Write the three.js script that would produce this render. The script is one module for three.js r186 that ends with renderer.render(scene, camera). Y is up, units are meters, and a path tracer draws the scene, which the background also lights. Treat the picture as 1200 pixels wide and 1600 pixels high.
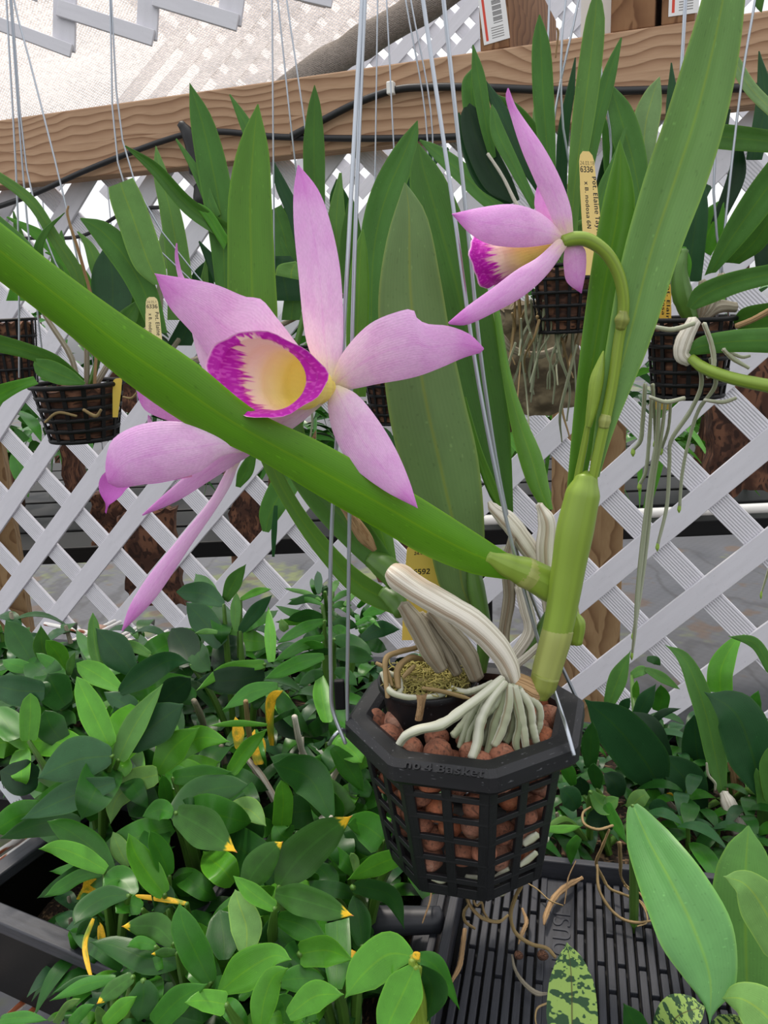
import * as THREE from 'three';
import { mergeGeometries, mergeVertices, toCreasedNormals } from 'three/addons/utils/BufferGeometryUtils.js';
import { RoundedBoxGeometry } from 'three/addons/geometries/RoundedBoxGeometry.js';
import { FontLoader } from 'three/addons/loaders/FontLoader.js';
import { TextGeometry } from 'three/addons/geometries/TextGeometry.js';

// ------------------------------------------------------------------ camera, sky, sun, exposure
const scene = new THREE.Scene();
const F = 1300, PITCH = 0.25164, ROLL = 0.04314, CY = 1.40;
const camera = new THREE.PerspectiveCamera(2 * Math.atan(800 / F) * 180 / Math.PI, 0.75, 0.02, 60);
camera.rotation.order = 'YXZ';
camera.position.set(0, CY, 0);
camera.rotation.set(-PITCH, 0, -ROLL);
camera.updateMatrixWorld(true);
scene.add(camera);
const renderer = new THREE.WebGLRenderer({ antialias: true });
renderer.toneMapping = THREE.LinearToneMapping;
renderer.toneMappingExposure = 0.97;
renderer.shadowMap.enabled = true;
// a bright overcast sky, a little brighter overhead, a smooth veil of cloud
{
  const w = 128, h = 64, d = new Float32Array(w * h * 4);
  for (let y = 0; y < h; y++) {
    const el = (y + 0.5) / h * Math.PI - Math.PI / 2;          // row 0 is the bottom of the sphere
    const s = Math.max(0, Math.sin(el));
    const l = el < -0.02 ? 0.25 : 0.98 + 0.62 * s;
    for (let x = 0; x < w; x++) {
      const az = x / w * Math.PI * 2;
      const c = el < 0 ? 0 : 0.05 * Math.sin(az * 3 + 2 * s) * Math.cos(az * 2 - s * 5);
      const k = (y * w + x) * 4;
      d[k] = l * (0.985 + c); d[k + 1] = l * (0.995 + c); d[k + 2] = l * (1.02 + c); d[k + 3] = 1;
    }
  }
  const t = new THREE.DataTexture(d, w, h, THREE.RGBAFormat, THREE.FloatType);
  t.mapping = THREE.EquirectangularReflectionMapping; t.magFilter = THREE.LinearFilter; t.minFilter = THREE.LinearFilter;
  t.needsUpdate = true;
  scene.background = t; scene.environment = t;
}
// the veiled sun: high, a little behind the plants and to the left, very soft
const sun = new THREE.DirectionalLight(0xfff4e6, 2.6);
sun.position.set(-0.5, 4.2, -2.0); sun.target.position.set(0.1, 1.1, -0.6);
sun.castShadow = true; sun.shadow.radius = 18; sun.shadow.mapSize.set(4096, 4096);
Object.assign(sun.shadow.camera, { left: -2.5, right: 2.5, top: 2.5, bottom: -2.5, near: 0.5, far: 9 });
scene.add(sun, sun.target);

// ------------------------------------------------------------------ helpers
const V3 = THREE.Vector3, v3 = (x, y, z) => new THREE.Vector3(x, y, z);
let seed = 20240627;
function rnd() { seed |= 0; seed = seed + 0x6D2B79F5 | 0; let t = Math.imul(seed ^ seed >>> 15, 1 | seed); t = t + Math.imul(t ^ t >>> 7, 61 | t) ^ t; return ((t ^ t >>> 14) >>> 0) / 4294967296; }
const rr = (a, b) => a + (b - a) * rnd();
const lerp = (a, b, t) => a + (b - a) * t, clamp = (x, a = 0, b = 1) => Math.min(b, Math.max(a, x));
const sstep = (a, b, x) => { const t = clamp((x - a) / (b - a)); return t * t * (3 - 2 * t); };
const camPos = camera.position.clone(), camQ = camera.quaternion.clone();
function ray(px, py) { return v3((px - 600) / F, (800 - py) / F, -1).applyQuaternion(camQ); }
// a point of the place, given by the direction it is seen in and how far ahead it stands (metres on the ground plan)
function P(px, py, hz) { const r = ray(px, py); return r.multiplyScalar(hz / -r.z).add(camPos); }
// ... or by its height
function PY(px, py, y) { const r = ray(px, py); return r.multiplyScalar((y - camPos.y) / r.y).add(camPos); }
const BENCH = CY - 0.38;
const PH = (px, py, h) => PY(px, py, BENCH + h);
const mpp = p => p.clone().sub(camPos).dot(v3(0, 0, -1).applyQuaternion(camQ)) / F;   // metres per pixel at a point

const used = new Map();
function numbered(n) { const k = used.get(n) || 0; used.set(n, k + 1); return k ? n + '_' + String(k).padStart(3, '0') : n; }
function shade(o) { o.traverse(c => { if (c.isMesh) { c.castShadow = true; c.receiveShadow = true; } }); return o; }
function thing(name, label, category, pos = v3(0, 0, 0), group) {
  const o = new THREE.Group(); o.name = numbered(name); o.position.copy(pos); o.userData = { label, category };
  if (group) o.userData.group = group;
  scene.add(o); o.updateMatrixWorld(true); return o;
}
// a mesh given in world coordinates, hung under a parent that only has a position
function part(name, geo, mat, parent, label) {
  const m = new THREE.Mesh(geo, mat); m.name = name; m.castShadow = m.receiveShadow = true;
  if (parent) {
    const w = new V3(); parent.getWorldPosition(w); geo.translate(-w.x, -w.y, -w.z);
    parent.add(m); m.updateMatrixWorld(true);
  } else scene.add(m);
  if (label) m.userData.label = label;
  return m;
}
function solo(name, geo, mat, label, category, group) {
  geo.computeBoundingBox(); const c = geo.boundingBox.getCenter(new V3()); c.y = geo.boundingBox.min.y;
  geo.translate(-c.x, -c.y, -c.z);
  const m = new THREE.Mesh(geo, mat); m.position.copy(c); m.name = numbered(name); m.userData = { label, category };
  if (group) m.userData.group = group;
  m.castShadow = m.receiveShadow = true; scene.add(m); return m;
}
function struct(o, label, category) { o.userData.kind = 'structure'; if (label) o.userData.label = label; if (category) o.userData.category = category; return o; }

// value noise
const perm = new Uint8Array(512); { const p = [...Array(256).keys()]; for (let i = 255; i > 0; i--) { const j = Math.floor(rnd() * (i + 1)); [p[i], p[j]] = [p[j], p[i]]; } for (let i = 0; i < 512; i++) perm[i] = p[i & 255]; }
const hsh = (x, y, z) => perm[perm[perm[x & 255] + (y & 255)] + (z & 255)] / 255;
const sm = t => t * t * (3 - 2 * t);
function noise(x, y, z = 0) {
  const X = Math.floor(x), Y = Math.floor(y), Z = Math.floor(z), a = sm(x - X), b = sm(y - Y), c = sm(z - Z);
  const L = (u, v, t) => u + (v - u) * t;
  return L(L(L(hsh(X, Y, Z), hsh(X + 1, Y, Z), a), L(hsh(X, Y + 1, Z), hsh(X + 1, Y + 1, Z), a), b), L(L(hsh(X, Y, Z + 1), hsh(X + 1, Y, Z + 1), a), L(hsh(X, Y + 1, Z + 1), hsh(X + 1, Y + 1, Z + 1), a), b), c);
}
const fbm = (x, y, z = 0, o = 4) => { let s = 0, a = 0.5, n = 0; for (let i = 0; i < o; i++) { s += a * noise(x, y, z); n += a; a *= 0.5; x = x * 2.03 + 7.1; y = y * 2.03 + 3.7; z = z * 2.03 + 1.3; } return s / n; };
function tex(w, h, fn, srgb = true, wrap = true) {
  const d = new Uint8Array(w * h * 4);
  for (let y = 0; y < h; y++) for (let x = 0; x < w; x++) {
    const c = fn((x + 0.5) / w, (y + 0.5) / h), k = (y * w + x) * 4;
    if (typeof c === 'number') d[k] = d[k + 1] = d[k + 2] = clamp(c, 0, 255); else { d[k] = clamp(c[0], 0, 255); d[k + 1] = clamp(c[1], 0, 255); d[k + 2] = clamp(c[2], 0, 255); }
    d[k + 3] = 255;
  }
  const t = new THREE.DataTexture(d, w, h); t.magFilter = THREE.LinearFilter; t.minFilter = THREE.LinearMipmapLinearFilter; t.generateMipmaps = true;
  if (wrap) t.wrapS = t.wrapT = THREE.RepeatWrapping;
  if (srgb) t.colorSpace = THREE.SRGBColorSpace;
  t.needsUpdate = true; return t;
}
const mix = (a, b, t) => [lerp(a[0], b[0], t), lerp(a[1], b[1], t), lerp(a[2], b[2], t)];

// ------------------------------------------------------------------ geometry builders
// a thick curved sheet between two edge curves (base to tip); s runs across, v along
function sheet(L, R, o = {}) {
  const { bulge = 0, fold = 0, thick = 0.0012, na = 8, ruf = 0, rf = 9, curl = 0, flip = 0 } = o;
  const n = L.length - 1, pos = [], uv = [], idx = [];
  const rows = [];
  for (let i = 0; i <= n; i++) {
    const a = L[i], b = R[i], m = a.clone().add(b).multiplyScalar(0.5);
    const i0 = Math.max(0, i - 1), i1 = Math.min(n, i + 1);
    const T = L[i1].clone().add(R[i1]).sub(L[i0]).sub(R[i0]).normalize();
    let S = b.clone().sub(a); const W = S.length();
    if (W < 1e-6) { const k = i > n / 2 ? i - 1 : i + 1; S = R[k].clone().sub(L[k]); }
    const N = S.clone().normalize().cross(T).normalize();
    if (rows.length ? N.dot(rows[rows.length - 1].N) < 0 : N.dot(camPos.clone().sub(m)) < 0) N.negate();
    rows.push({ a, b, N, W });
  }
  const base = side => {
    const off = pos.length / 3;
    for (let i = 0; i <= n; i++) {
      const { a, b, N, W } = rows[i], v = i / n, env = Math.pow(Math.sin(Math.PI * clamp(v * 0.96 + 0.02)), 0.5);
      for (let j = 0; j <= na; j++) {
        const s = j / na * 2 - 1, p = a.clone().lerp(b, j / na);
        let h = bulge * W * (1 - s * s) + fold * W * (Math.abs(s) - 0.5) * Math.min(1, Math.abs(s) * 4 + 0.2) + curl * W * s * Math.abs(s);
        h += ruf * W * s * s * Math.sin(v * rf * 2 + (s > 0 ? 1.3 : 0)) * env;
        h += side * thick * 0.5 * Math.sqrt(Math.max(0, 1 - s * s * 0.96)) * Math.min(1, env * 1.6);
        p.addScaledVector(N, h); pos.push(p.x, p.y, p.z); uv.push(j / na, v);
      }
    }
    for (let i = 0; i < n; i++) for (let j = 0; j < na; j++) {
      const q = off + i * (na + 1) + j, r = q + na + 1;
      // triangle winding so that normals point to +side
      if (side > 0) idx.push(q, q + 1, r, q + 1, r + 1, r); else idx.push(q, r, q + 1, q + 1, r, r + 1);
    }
  };
  base(1); base(-1);
  // rim strip
  const m = (n + 1) * (na + 1);
  for (let i = 0; i < n; i++) for (const j of [0, na]) { const q = i * (na + 1) + j, r = q + na + 1; if (j) idx.push(q, q + m, r, r, q + m, r + m); else idx.push(q, r, q + m, r, r + m, q + m); }
  const g = new THREE.BufferGeometry();
  g.setAttribute('position', new THREE.Float32BufferAttribute(pos, 3)); g.setAttribute('uv', new THREE.Float32BufferAttribute(uv, 2)); g.setIndex(idx);
  // check winding against the row normal
  g.computeVertexNormals();
  const nn = g.attributes.normal, mid = Math.floor(n / 2) * (na + 1) + Math.floor(na / 2);
  if (v3(nn.getX(mid), nn.getY(mid), nn.getZ(mid)).dot(rows[Math.floor(n / 2)].N) < 0) { for (let k = 0; k < idx.length; k += 3) { const t = idx[k]; idx[k] = idx[k + 1]; idx[k + 1] = t; } g.setIndex(idx); g.computeVertexNormals(); }
  return g;
}
const zAt = (z, t) => Array.isArray(z) ? (z.length === 3 ? (t < 0.5 ? lerp(z[0], z[1], t * 2) : lerp(z[1], z[2], t * 2 - 1)) : lerp(z[0], z[1], t)) : z;
const cr = pts => new THREE.CatmullRomCurve3(pts, false, 'centripetal');
// sheet from two outlines in view coordinates
function bladeE(l, r, o) {
  const place = o.h !== undefined ? (p, t) => PH(p[0], p[1], zAt(o.h, t)) : (p, t) => P(p[0], p[1], zAt(o.z, t));
  const lens = a => { const d = [0]; for (let i = 1; i < a.length; i++) d.push(d[i - 1] + Math.hypot(a[i][0] - a[i - 1][0], a[i][1] - a[i - 1][1])); return d.map(x => x / d[d.length - 1]); };
  const ll = lens(l), rl = lens(r), n = o.ns || 18;
  const tilt = o.tilt || 0;           // the right edge stands this much nearer
  const A = cr(l.map((p, i) => place(p, ll[i]))), B = cr(r.map((p, i) => { const q = place(p, rl[i]); if (tilt) q.lerp(camPos, tilt * Math.sin(Math.PI * clamp(rl[i] * 0.9 + 0.05))); return q; }));
  return sheet(A.getSpacedPoints(n), B.getSpacedPoints(n), o);
}
// sheet from a spine [x, y, width] in view coordinates
function bladeS(sp, o) {
  const n = o.ns || 14, d = [0];
  for (let i = 1; i < sp.length; i++) d.push(d[i - 1] + Math.hypot(sp[i][0] - sp[i - 1][0], sp[i][1] - sp[i - 1][1]));
  const tt = d.map(x => x / d[d.length - 1]);
  const pts = sp.map((p, i) => o.h !== undefined ? PH(p[0], p[1], zAt(o.h, tt[i])) : P(p[0], p[1], zAt(o.z, tt[i])));
  const C = cr(pts), Wc = cr(sp.map((p, i) => v3(p[2] * mpp(pts[i]), 0, 0)));
  const L = [], R = [], roll = (o.roll || 0) * Math.PI / 180;
  for (let i = 0; i <= n; i++) {
    const t = i / n, c = C.getPoint(t), T = C.getTangent(t), v = camPos.clone().sub(c).normalize();
    let S = T.clone().cross(v); if (S.length() < 0.15) S.add(v3(0.2, 0, 0)); S.normalize();
    S.applyAxisAngle(T, roll + (o.twist || 0) * t);
    let w = Math.max(0.0002, Wc.getPoint(t).x) / 2 / Math.max(0.5, Math.cos(roll));
    if (o.point !== 0) w *= Math.pow(clamp((1.006 - t) / 0.14), 0.8) * Math.pow(clamp((t + 0.035) / 0.07), 0.4) * (t > 0.55 ? 1 - 0.3 * Math.pow((t - 0.55) / 0.45, 1.4) : 1);
    L.push(c.clone().addScaledVector(S, -w)); R.push(c.clone().addScaledVector(S, w));
  }
  return sheet(L, R, o);
}
// tube with its own radius at every point; pts are Vector3
function tube(pts, rad, o = {}) {
  const { seg = Math.max(6, (pts.length - 1) * 5), sides = 8, cap = true, bump = 0, bf = 40, flat = 1 } = o;
  const C = pts.length > 2 ? cr(pts) : new THREE.LineCurve3(pts[0], pts[1]);
  const R = t => { const x = t * (rad.length - 1), i = Math.min(rad.length - 2, Math.floor(x)); return rad.length === 1 ? rad[0] : lerp(rad[i], rad[i + 1], sm(x - i)); };
  const pos = [], uv = [], idx = []; let N = null;
  let len = 0, last = null;
  for (let i = 0; i <= seg; i++) {
    const t = i / seg, c = C.getPoint(t), T = C.getTangent(t);
    if (last) len += last.distanceTo(c); last = c;
    if (!N) { N = Math.abs(T.y) < 0.9 ? v3(0, 1, 0).cross(T) : v3(1, 0, 0).cross(T); N.normalize(); } else { N.addScaledVector(T, -N.dot(T)).normalize(); }
    const B = T.clone().cross(N); let r = R(t);
    if (bump) r *= 1 + bump * (noise(t * bf, 3.3, pts[0].x * 90) - 0.5) * 2;
    for (let j = 0; j <= sides; j++) {
      const a = j / sides * Math.PI * 2; const p = c.clone().addScaledVector(N, Math.cos(a) * r).addScaledVector(B, Math.sin(a) * r * flat);
      pos.push(p.x, p.y, p.z); uv.push(j / sides, len);
    }
  }
  const k = sides + 1;
  for (let i = 0; i < seg; i++) for (let j = 0; j < sides; j++) { const q = i * k + j; idx.push(q, q + 1, q + k, q + 1, q + k + 1, q + k); }
  if (cap) for (const e of [0, 1]) {
    const t = e, c = C.getPoint(t), T = C.getTangent(t).multiplyScalar(e ? 1 : -1), m = pos.length / 3, p = c.clone().addScaledVector(T, R(t) * 0.5);
    pos.push(p.x, p.y, p.z); uv.push(0.5, e ? len : 0);
    const o0 = e ? seg * k : 0; for (let j = 0; j < sides; j++) e ? idx.push(o0 + j, o0 + j + 1, m) : idx.push(o0 + j + 1, o0 + j, m);
  }
  const g = new THREE.BufferGeometry(); g.setAttribute('position', new THREE.Float32BufferAttribute(pos, 3)); g.setAttribute('uv', new THREE.Float32BufferAttribute(uv, 2)); g.setIndex(idx); g.computeVertexNormals();
  return g;
}
// tube in view coordinates [x, y, width]
function tubeV(sp, o) {
  const tt = sp.map((_, i) => i / (sp.length - 1));
  const pts = sp.map((p, i) => o.h !== undefined ? PH(p[0], p[1], zAt(o.h, tt[i])) : P(p[0], p[1], p.length > 3 ? p[3] : zAt(o.z, tt[i])));
  return tube(pts, sp.map((p, i) => p[2] * mpp(pts[i]) / 2), o);
}
// a straight bar between two points, w along wdir, t thick
function bar(a, b, w, t, wdir) {
  const T = b.clone().sub(a), l = T.length(); T.normalize();
  const X = wdir.clone().addScaledVector(T, -wdir.dot(T)).normalize(), Z = X.clone().cross(T).normalize();
  const g = new RoundedBoxGeometry(w, l, t, 1, Math.min(w, t) * 0.18);
  g.applyMatrix4(new THREE.Matrix4().makeBasis(X, T, Z).setPosition(a.clone().add(b).multiplyScalar(0.5)));
  return g;
}
function box(w, h, d, r = 0) { return r ? new RoundedBoxGeometry(w, h, d, 2, r) : new THREE.BoxGeometry(w, h, d); }
// box uv in metres, grain along x
function boxUV(g) {
  const p = g.attributes.position, n = g.attributes.normal, u = new Float32Array(p.count * 2);
  for (let i = 0; i < p.count; i++) {
    const ax = Math.abs(n.getX(i)), ay = Math.abs(n.getY(i)), az = Math.abs(n.getZ(i));
    if (az >= ax && az >= ay) { u[2 * i] = p.getX(i); u[2 * i + 1] = p.getY(i); } else if (ay >= ax) { u[2 * i] = p.getX(i); u[2 * i + 1] = p.getZ(i) + 0.31; } else { u[2 * i] = p.getZ(i); u[2 * i + 1] = p.getY(i); }
  }
  g.setAttribute('uv', new THREE.BufferAttribute(u, 2)); return g;
}

// ------------------------------------------------------------------ materials
const std = (c, r = 0.6, o = {}) => new THREE.MeshStandardMaterial({ color: c, roughness: r, side: THREE.DoubleSide, ...o });
const phy = (c, r = 0.6, o = {}) => new THREE.MeshPhysicalMaterial({ color: c, roughness: r, side: THREE.DoubleSide, ...o });
const leafPat = tex(64, 256, (u, v) => {
  const m = Math.exp(-Math.pow((u - 0.5) / 0.02, 2)), lines = 0.012 * Math.sin(u * 120 + noise(u * 9, v * 3) * 3), mot = (fbm(u * 3, v * 9, 2.2) - 0.5) * 0.16, sp = noise(u * 40, v * 160, 5) > 0.94 ? -0.08 : 0;
  const scr = noise(u * 26, v * 70, 12) > 0.965 ? 0.14 : 0, edge = 0.2 * sstep(0.055, 0.0, Math.min(u, 1 - u));
  const l = 0.86 + lines + mot + sp + scr; return [255 * (l - 0.02 + 0.16 * m + edge), 255 * (l + 0.06 * m + edge * 0.6), 255 * (l - 0.12 * m)];
});
const leafBump = tex(128, 128, (u, v) => 128 + 60 * Math.sin(u * 150 + 2 * noise(u * 6, v * 4)) + 60 * (noise(u * 20, v * 30, 9) - 0.5) - 90 * Math.exp(-Math.pow((u - 0.5) / 0.02, 2)), false);
const leafTip = tex(64, 256, (u, v) => {
  const n = noise(u * 8, v * 20, 4), g = [58, 106, 36], t = sstep(0.80, 0.88, v + (n - 0.5) * 0.06 - Math.abs(u - 0.5) * 0.05), b = sstep(0.955, 0.985, v + (n - 0.5) * 0.03);
  const l = 0.88 + (fbm(u * 3, v * 9, 7) - 0.5) * 0.25 + 0.02 * Math.sin(u * 110) + 0.1 * Math.exp(-Math.pow((u - 0.5) / 0.03, 2));
  return mix(mix(g.map(c => c * l), [236, 190, 40], t), [190, 120, 70], b);
});
const leafYel = tex(32, 128, (u, v) => mix([214, 170, 40], [110, 130, 40], clamp((noise(u * 3, v * 6, 8) - 0.5) * 2 + (0.5 - v))).map(c => c * (0.9 + 0.2 * noise(u * 20, v * 30))));
const leafMot = tex(128, 512, (u, v) => {
  const n = noise(u * 6.5, v * 24, 3) * 0.6 + noise(u * 15, v * 50, 4) * 0.4, m = Math.exp(-Math.pow((u - 0.5) / 0.015, 2));
  const bands = 0.1 * Math.sin(v * 34 + u * 3); const t = sstep(0.5, 0.56, n + bands);
  return mix(mix([132, 160, 80], [40, 70, 42], t), [66, 60, 30], m * 0.8);
});
const lm = {};
function leafM(hex, rough = 0.42, map = leafPat) {
  const k = hex + rough + map.uuid; if (!lm[k]) lm[k] = phy(map === leafPat ? hex : 0xffffff, rough, { map, bumpMap: leafBump, bumpScale: 0.00003, specularIntensity: 0.5 }); return lm[k];
}
const G = {
  main: leafM(0x66a01c, 0.36), main2: leafM(0x62952f, 0.36), upright: leafM(0x82ad5e, 0.3), grey: leafM(0x79985a, 0.42), deep: leafM(0x4a7a28, 0.4),
  mid: leafM(0x5c8f40, 0.45), midb: leafM(0x76a352, 0.45), pale: leafM(0x8fb070, 0.45), dark: leafM(0x2e5a32, 0.34), darker: leafM(0x1e3f22, 0.4),
  low: leafM(0x3d7c24, 0.3), lowb: leafM(0x57992a, 0.3), lowd: leafM(0x295a20, 0.33), tip: leafM(0, 0.34, leafTip), yellow: leafM(1, 0.5, leafYel), mottled: leafM(2, 0.45, leafMot), big: leafM(0x68a05a, 0.28),
};
const stemTex = tex(64, 128, (u, v) => { const l = 0.85 + 0.12 * (noise(u * 24, v * 2, 1) - 0.5) + 0.2 * (fbm(u * 2, v * 5, 2) - 0.5); return [255 * l, 255 * l, 255 * l * 0.97]; });
const stemM = (hex, r = 0.42) => std(hex, r, { map: stemTex });
const M = {
  stemG: stemM(0x9ab944), stemP: stemM(0xb2bb68), stemD: stemM(0x5d8a35), stemO: stemM(0x97a24a), scape: stemM(0x98b53e),
};
// papery grey sheath of an old pseudobulb: pale streaks along it, brown flecks
const paperTex = tex(256, 256, (u, v) => {
  const s = noise(u * 70, v * 3, 1) * 0.5 + noise(u * 160, v * 6, 2) * 0.5, f = fbm(u * 5, v * 8, 6), sp = sstep(0.62, 0.72, f);
  return mix(mix([232, 226, 212], [178, 168, 148], sstep(0.4, 0.85, s)), [150, 122, 94], sp * 0.5);
});
M.paper = std(0xffffff, 0.75, { map: paperTex, bumpMap: paperTex, bumpScale: 0.0006 });
M.paperD = std(0xb6b1a6, 0.8, { map: paperTex, bumpMap: paperTex, bumpScale: 0.0008 });
M.husk = std(0xc7a680, 0.8, { map: paperTex, bumpMap: paperTex, bumpScale: 0.0006 });
const rootTex = tex(64, 64, (u, v) => { const n = fbm(u * 4, v * 4, 3), s = noise(u * 20, v * 9, 8); return mix(mix([206, 206, 190], [160, 164, 136], sstep(0.35, 0.7, n)), [126, 108, 80], sstep(0.7, 0.85, s) * 0.6); });
M.root = std(0xffffff, 0.8, { map: rootTex }); M.rootG = std(0xcdd3c6, 0.8, { map: rootTex }); M.rootT = std(0xc9a983, 0.8, { map: rootTex });
M.rootTip = std(0x8fae46, 0.6);
// black nursery plastic with a little dust
const dust = tex(256, 256, (u, v) => { const n = fbm(u * 8, v * 8, 4), s = noise(u * 120, v * 120, 2) > 0.93 ? 60 : 0; return [20 + n * 14 + s, 20.5 + n * 14 + s, 22 + n * 16 + s]; });
M.plastic = phy(0xffffff, 0.46, { map: dust, specularIntensity: 0.7 }); M.plasticD = phy(0x8a8a8a, 0.5, { map: dust, specularIntensity: 0.55 });
const dustT = tex(256, 256, (u, v) => { const n = fbm(u * 8, v * 8, 4), f = noise(u * 60, v * 60, 2) * 10; return [32 + n * 24 + f, 33 + n * 25 + f, 38 + n * 28 + f]; });
M.tray = phy(0xffffff, 0.48, { map: dustT });
M.wire = std(0xb4bac2, 0.32, { metalness: 0.85 });
const vinyl = tex(128, 128, (u, v) => { const n = fbm(u * 5, v * 5, 1), s = noise(u * 70, v * 70, 6) > 0.965 ? -26 : 0; return [232 + n * 12 + s, 231 + n * 12 + s, 234 + n * 12 + s]; });
const ribBump = tex(64, 16, (u) => 128 + 110 * Math.sin(u * Math.PI * 2 * 9), false);
M.vinyl = phy(0xe9e8ec, 0.42, { map: vinyl });
M.vinylR = phy(0xe9e8ec, 0.42, { map: vinyl, bumpMap: ribBump, bumpScale: 0.0009 });
// pressure treated pine: long wavy growth lines
const woodTex = tex(1024, 512, (u, v) => {
  const y = v * 6 + 0.9 * fbm(u * 7, v * 2.2, 1, 3) + 1.1 * Math.exp(-Math.pow((v - 0.45 - 0.12 * Math.sin(u * 12)) / 0.2, 2)) * Math.sin(u * 14 + 1);
  const r = y * 3.2 % 1, ring = Math.pow(r, 2.4) * (1 - sstep(0.92, 1, r)), fine = noise(u * 60, v * 300, 3);
  return mix(mix([224, 194, 164], [128, 90, 62], ring * 0.85), [196, 162, 130], fine * 0.45);
});
woodTex.repeat.set(1.15, 3.6);
M.wood = std(0xdacfc6, 0.8, { map: woodTex, bumpMap: woodTex, bumpScale: 0.0008 });
const woodV = woodTex.clone(); woodV.rotation = Math.PI / 2; woodV.repeat.set(2.2, 1.6); woodV.needsUpdate = true;
M.woodD = std(0xa89078, 0.85, { map: woodV, bumpMap: woodV, bumpScale: 0.001 });
M.post = std(0xbab298, 0.85, { map: woodV, bumpMap: woodV, bumpScale: 0.001 });
function mixGrey() { return tex(128, 128, (u, v) => { const n = fbm(u * 6, v * 14, 2, 5); return mix([150, 138, 118], [84, 74, 60], sstep(0.3, 0.7, n)); }); }
const barkTex = tex(256, 256, (u, v) => { const n = fbm(u * 7, v * 10, 2, 5), p = sstep(0.6, 0.72, noise(u * 26, v * 26, 5)); return mix(mix([122, 84, 62], [74, 48, 36], sstep(0.35, 0.65, n)), [44, 28, 22], p * 0.7); });
M.barkG = std(0xd8d4c4, 0.95, { map: mixGrey() });
M.bark = std(0xffffff, 0.95, { map: barkTex, bumpMap: barkTex, bumpScale: 0.004 });
const mediaTex = tex(256, 256, (u, v) => { const n = noise(u * 26, v * 26, 2), m = noise(u * 60, v * 60, 9); return mix(mix([58, 44, 34], [128, 102, 74], sstep(0.55, 0.9, n)), [34, 30, 22], sstep(0.45, 0.8, m)); });
mediaTex.repeat.set(3, 3);
M.media = std(0xffffff, 0.95, { map: mediaTex, bumpMap: mediaTex, bumpScale: 0.003 });
const clayTex = [0, 1, 2].map(k => tex(128, 64, (u, v) => {
  const n = fbm(u * 10, v * 6, k * 7 + 1), g = noise(u * 60, v * 32, k + 4), pit = sstep(0.76 - k * 0.05, 0.86, noise(u * 34, v * 18, k * 5 + 2)), pat = sstep(0.56, 0.68, fbm(u * 5, v * 4, k + 20));
  return mix(mix(mix([166, 118, 96], [136, 92, 74], n), [92, 66, 56], pit * 0.7), k === 2 ? [88, 66, 56] : [164, 132, 114], pat * 0.55).map(c => c * (0.9 + 0.2 * g));
}));
M.clay = [std(0xffffff, 0.85, { map: clayTex[0] }), std(0xf4e2d6, 0.9, { map: clayTex[1] }), std(0xd8c8bc, 0.9, { map: clayTex[2] }), std(0xffd8b4, 0.8, { map: clayTex[0] })];
M.cable = std(0x1c1c1e, 0.5); M.white = std(0xeceae4, 0.5);

// ------------------------------------------------------------------ the lattice wall, beam, joists, ground
const YAW = 0.35473, PER = 0.104, WD = 12.4366 * PER;
const WX = v3(Math.cos(YAW), 0, Math.sin(YAW)), WN = v3(-Math.sin(YAW), 0, Math.cos(YAW)), WO = v3(0, CY, -WD);
const W = (s, t, n = 0) => WO.clone().addScaledVector(WX, s).addScaledVector(WN, n).add(v3(0, t, 0));
const wallBasis = (s, t, n = 0) => new THREE.Matrix4().makeBasis(WX, v3(0, 1, 0), WN).setPosition(W(s, t, n));
{
  const wall = new THREE.Group(); wall.name = 'wall_back'; wall.position.copy(W(0, -1.1)); scene.add(wall); wall.updateMatrixWorld(true);
  struct(wall, 'white vinyl diagonal lattice screen behind the plants', 'lattice');
  const cx = -5.9578 * PER, cy = -2.712 * PER, q = Math.SQRT1_2 * PER, s0 = -1.5, s1 = 1.25, t0 = -1.1, t1 = 0.27, sw = 0.33 * PER;
  const clip = (s, t, ds, dt) => { // line (s,t)+k(ds,dt) clipped to the panel
    let a = -9, b = 9; for (const [p, d, lo, hi] of [[s, ds, s0, s1], [t, dt, t0, t1]]) { const k0 = (lo - p) / d, k1 = (hi - p) / d; a = Math.max(a, Math.min(k0, k1)); b = Math.min(b, Math.max(k0, k1)); } return b - a > 0.03 ? [a, b] : null;
  };
  for (const fam of [0, 1]) for (let k = -30; k <= 30; k++) {
    const a = fam ? 0 : k + 0.5, b = fam ? k + 0.5 : 0;
    const s = cx + (a - b) * q, t = cy - (a + b) * q, ds = Math.SQRT1_2, dt = fam ? -Math.SQRT1_2 : Math.SQRT1_2;
    const c = clip(s, t, ds, dt); if (!c) continue;
    const n = fam ? -0.0055 : 0.0005, A = W(s + ds * c[0], t + dt * c[0], n), B = W(s + ds * c[1], t + dt * c[1], n);
    const wd = WX.clone().multiplyScalar(-dt).add(v3(0, ds, 0));
    const g = bar(A, B, sw, 0.006, wd);
    // uv: ribs across the slat
    const len = A.distanceTo(B), pp = g.attributes.position, uv = g.attributes.uv, mid = A.clone().add(B).multiplyScalar(0.5), T = B.clone().sub(A).normalize();
    for (let i = 0; i < pp.count; i++) { const d = v3(pp.getX(i), pp.getY(i), pp.getZ(i)).sub(mid); uv.setXY(i, d.dot(wd) / sw + 0.5, d.dot(T) / 0.2); }
    part('slat', g, fam ? M.vinylR : M.vinyl, wall);
  }
}
// pine beam along the top of the lattice
{
  const g = boxUV(box(3.0, 0.1, 0.038, 0.003)); g.applyMatrix4(wallBasis(-0.1, 0.253, 0.03));
  const b = part('trim_1', g, M.wood); struct(b, 'pine beam with wavy grain running above the lattice', 'beam');
}
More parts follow.
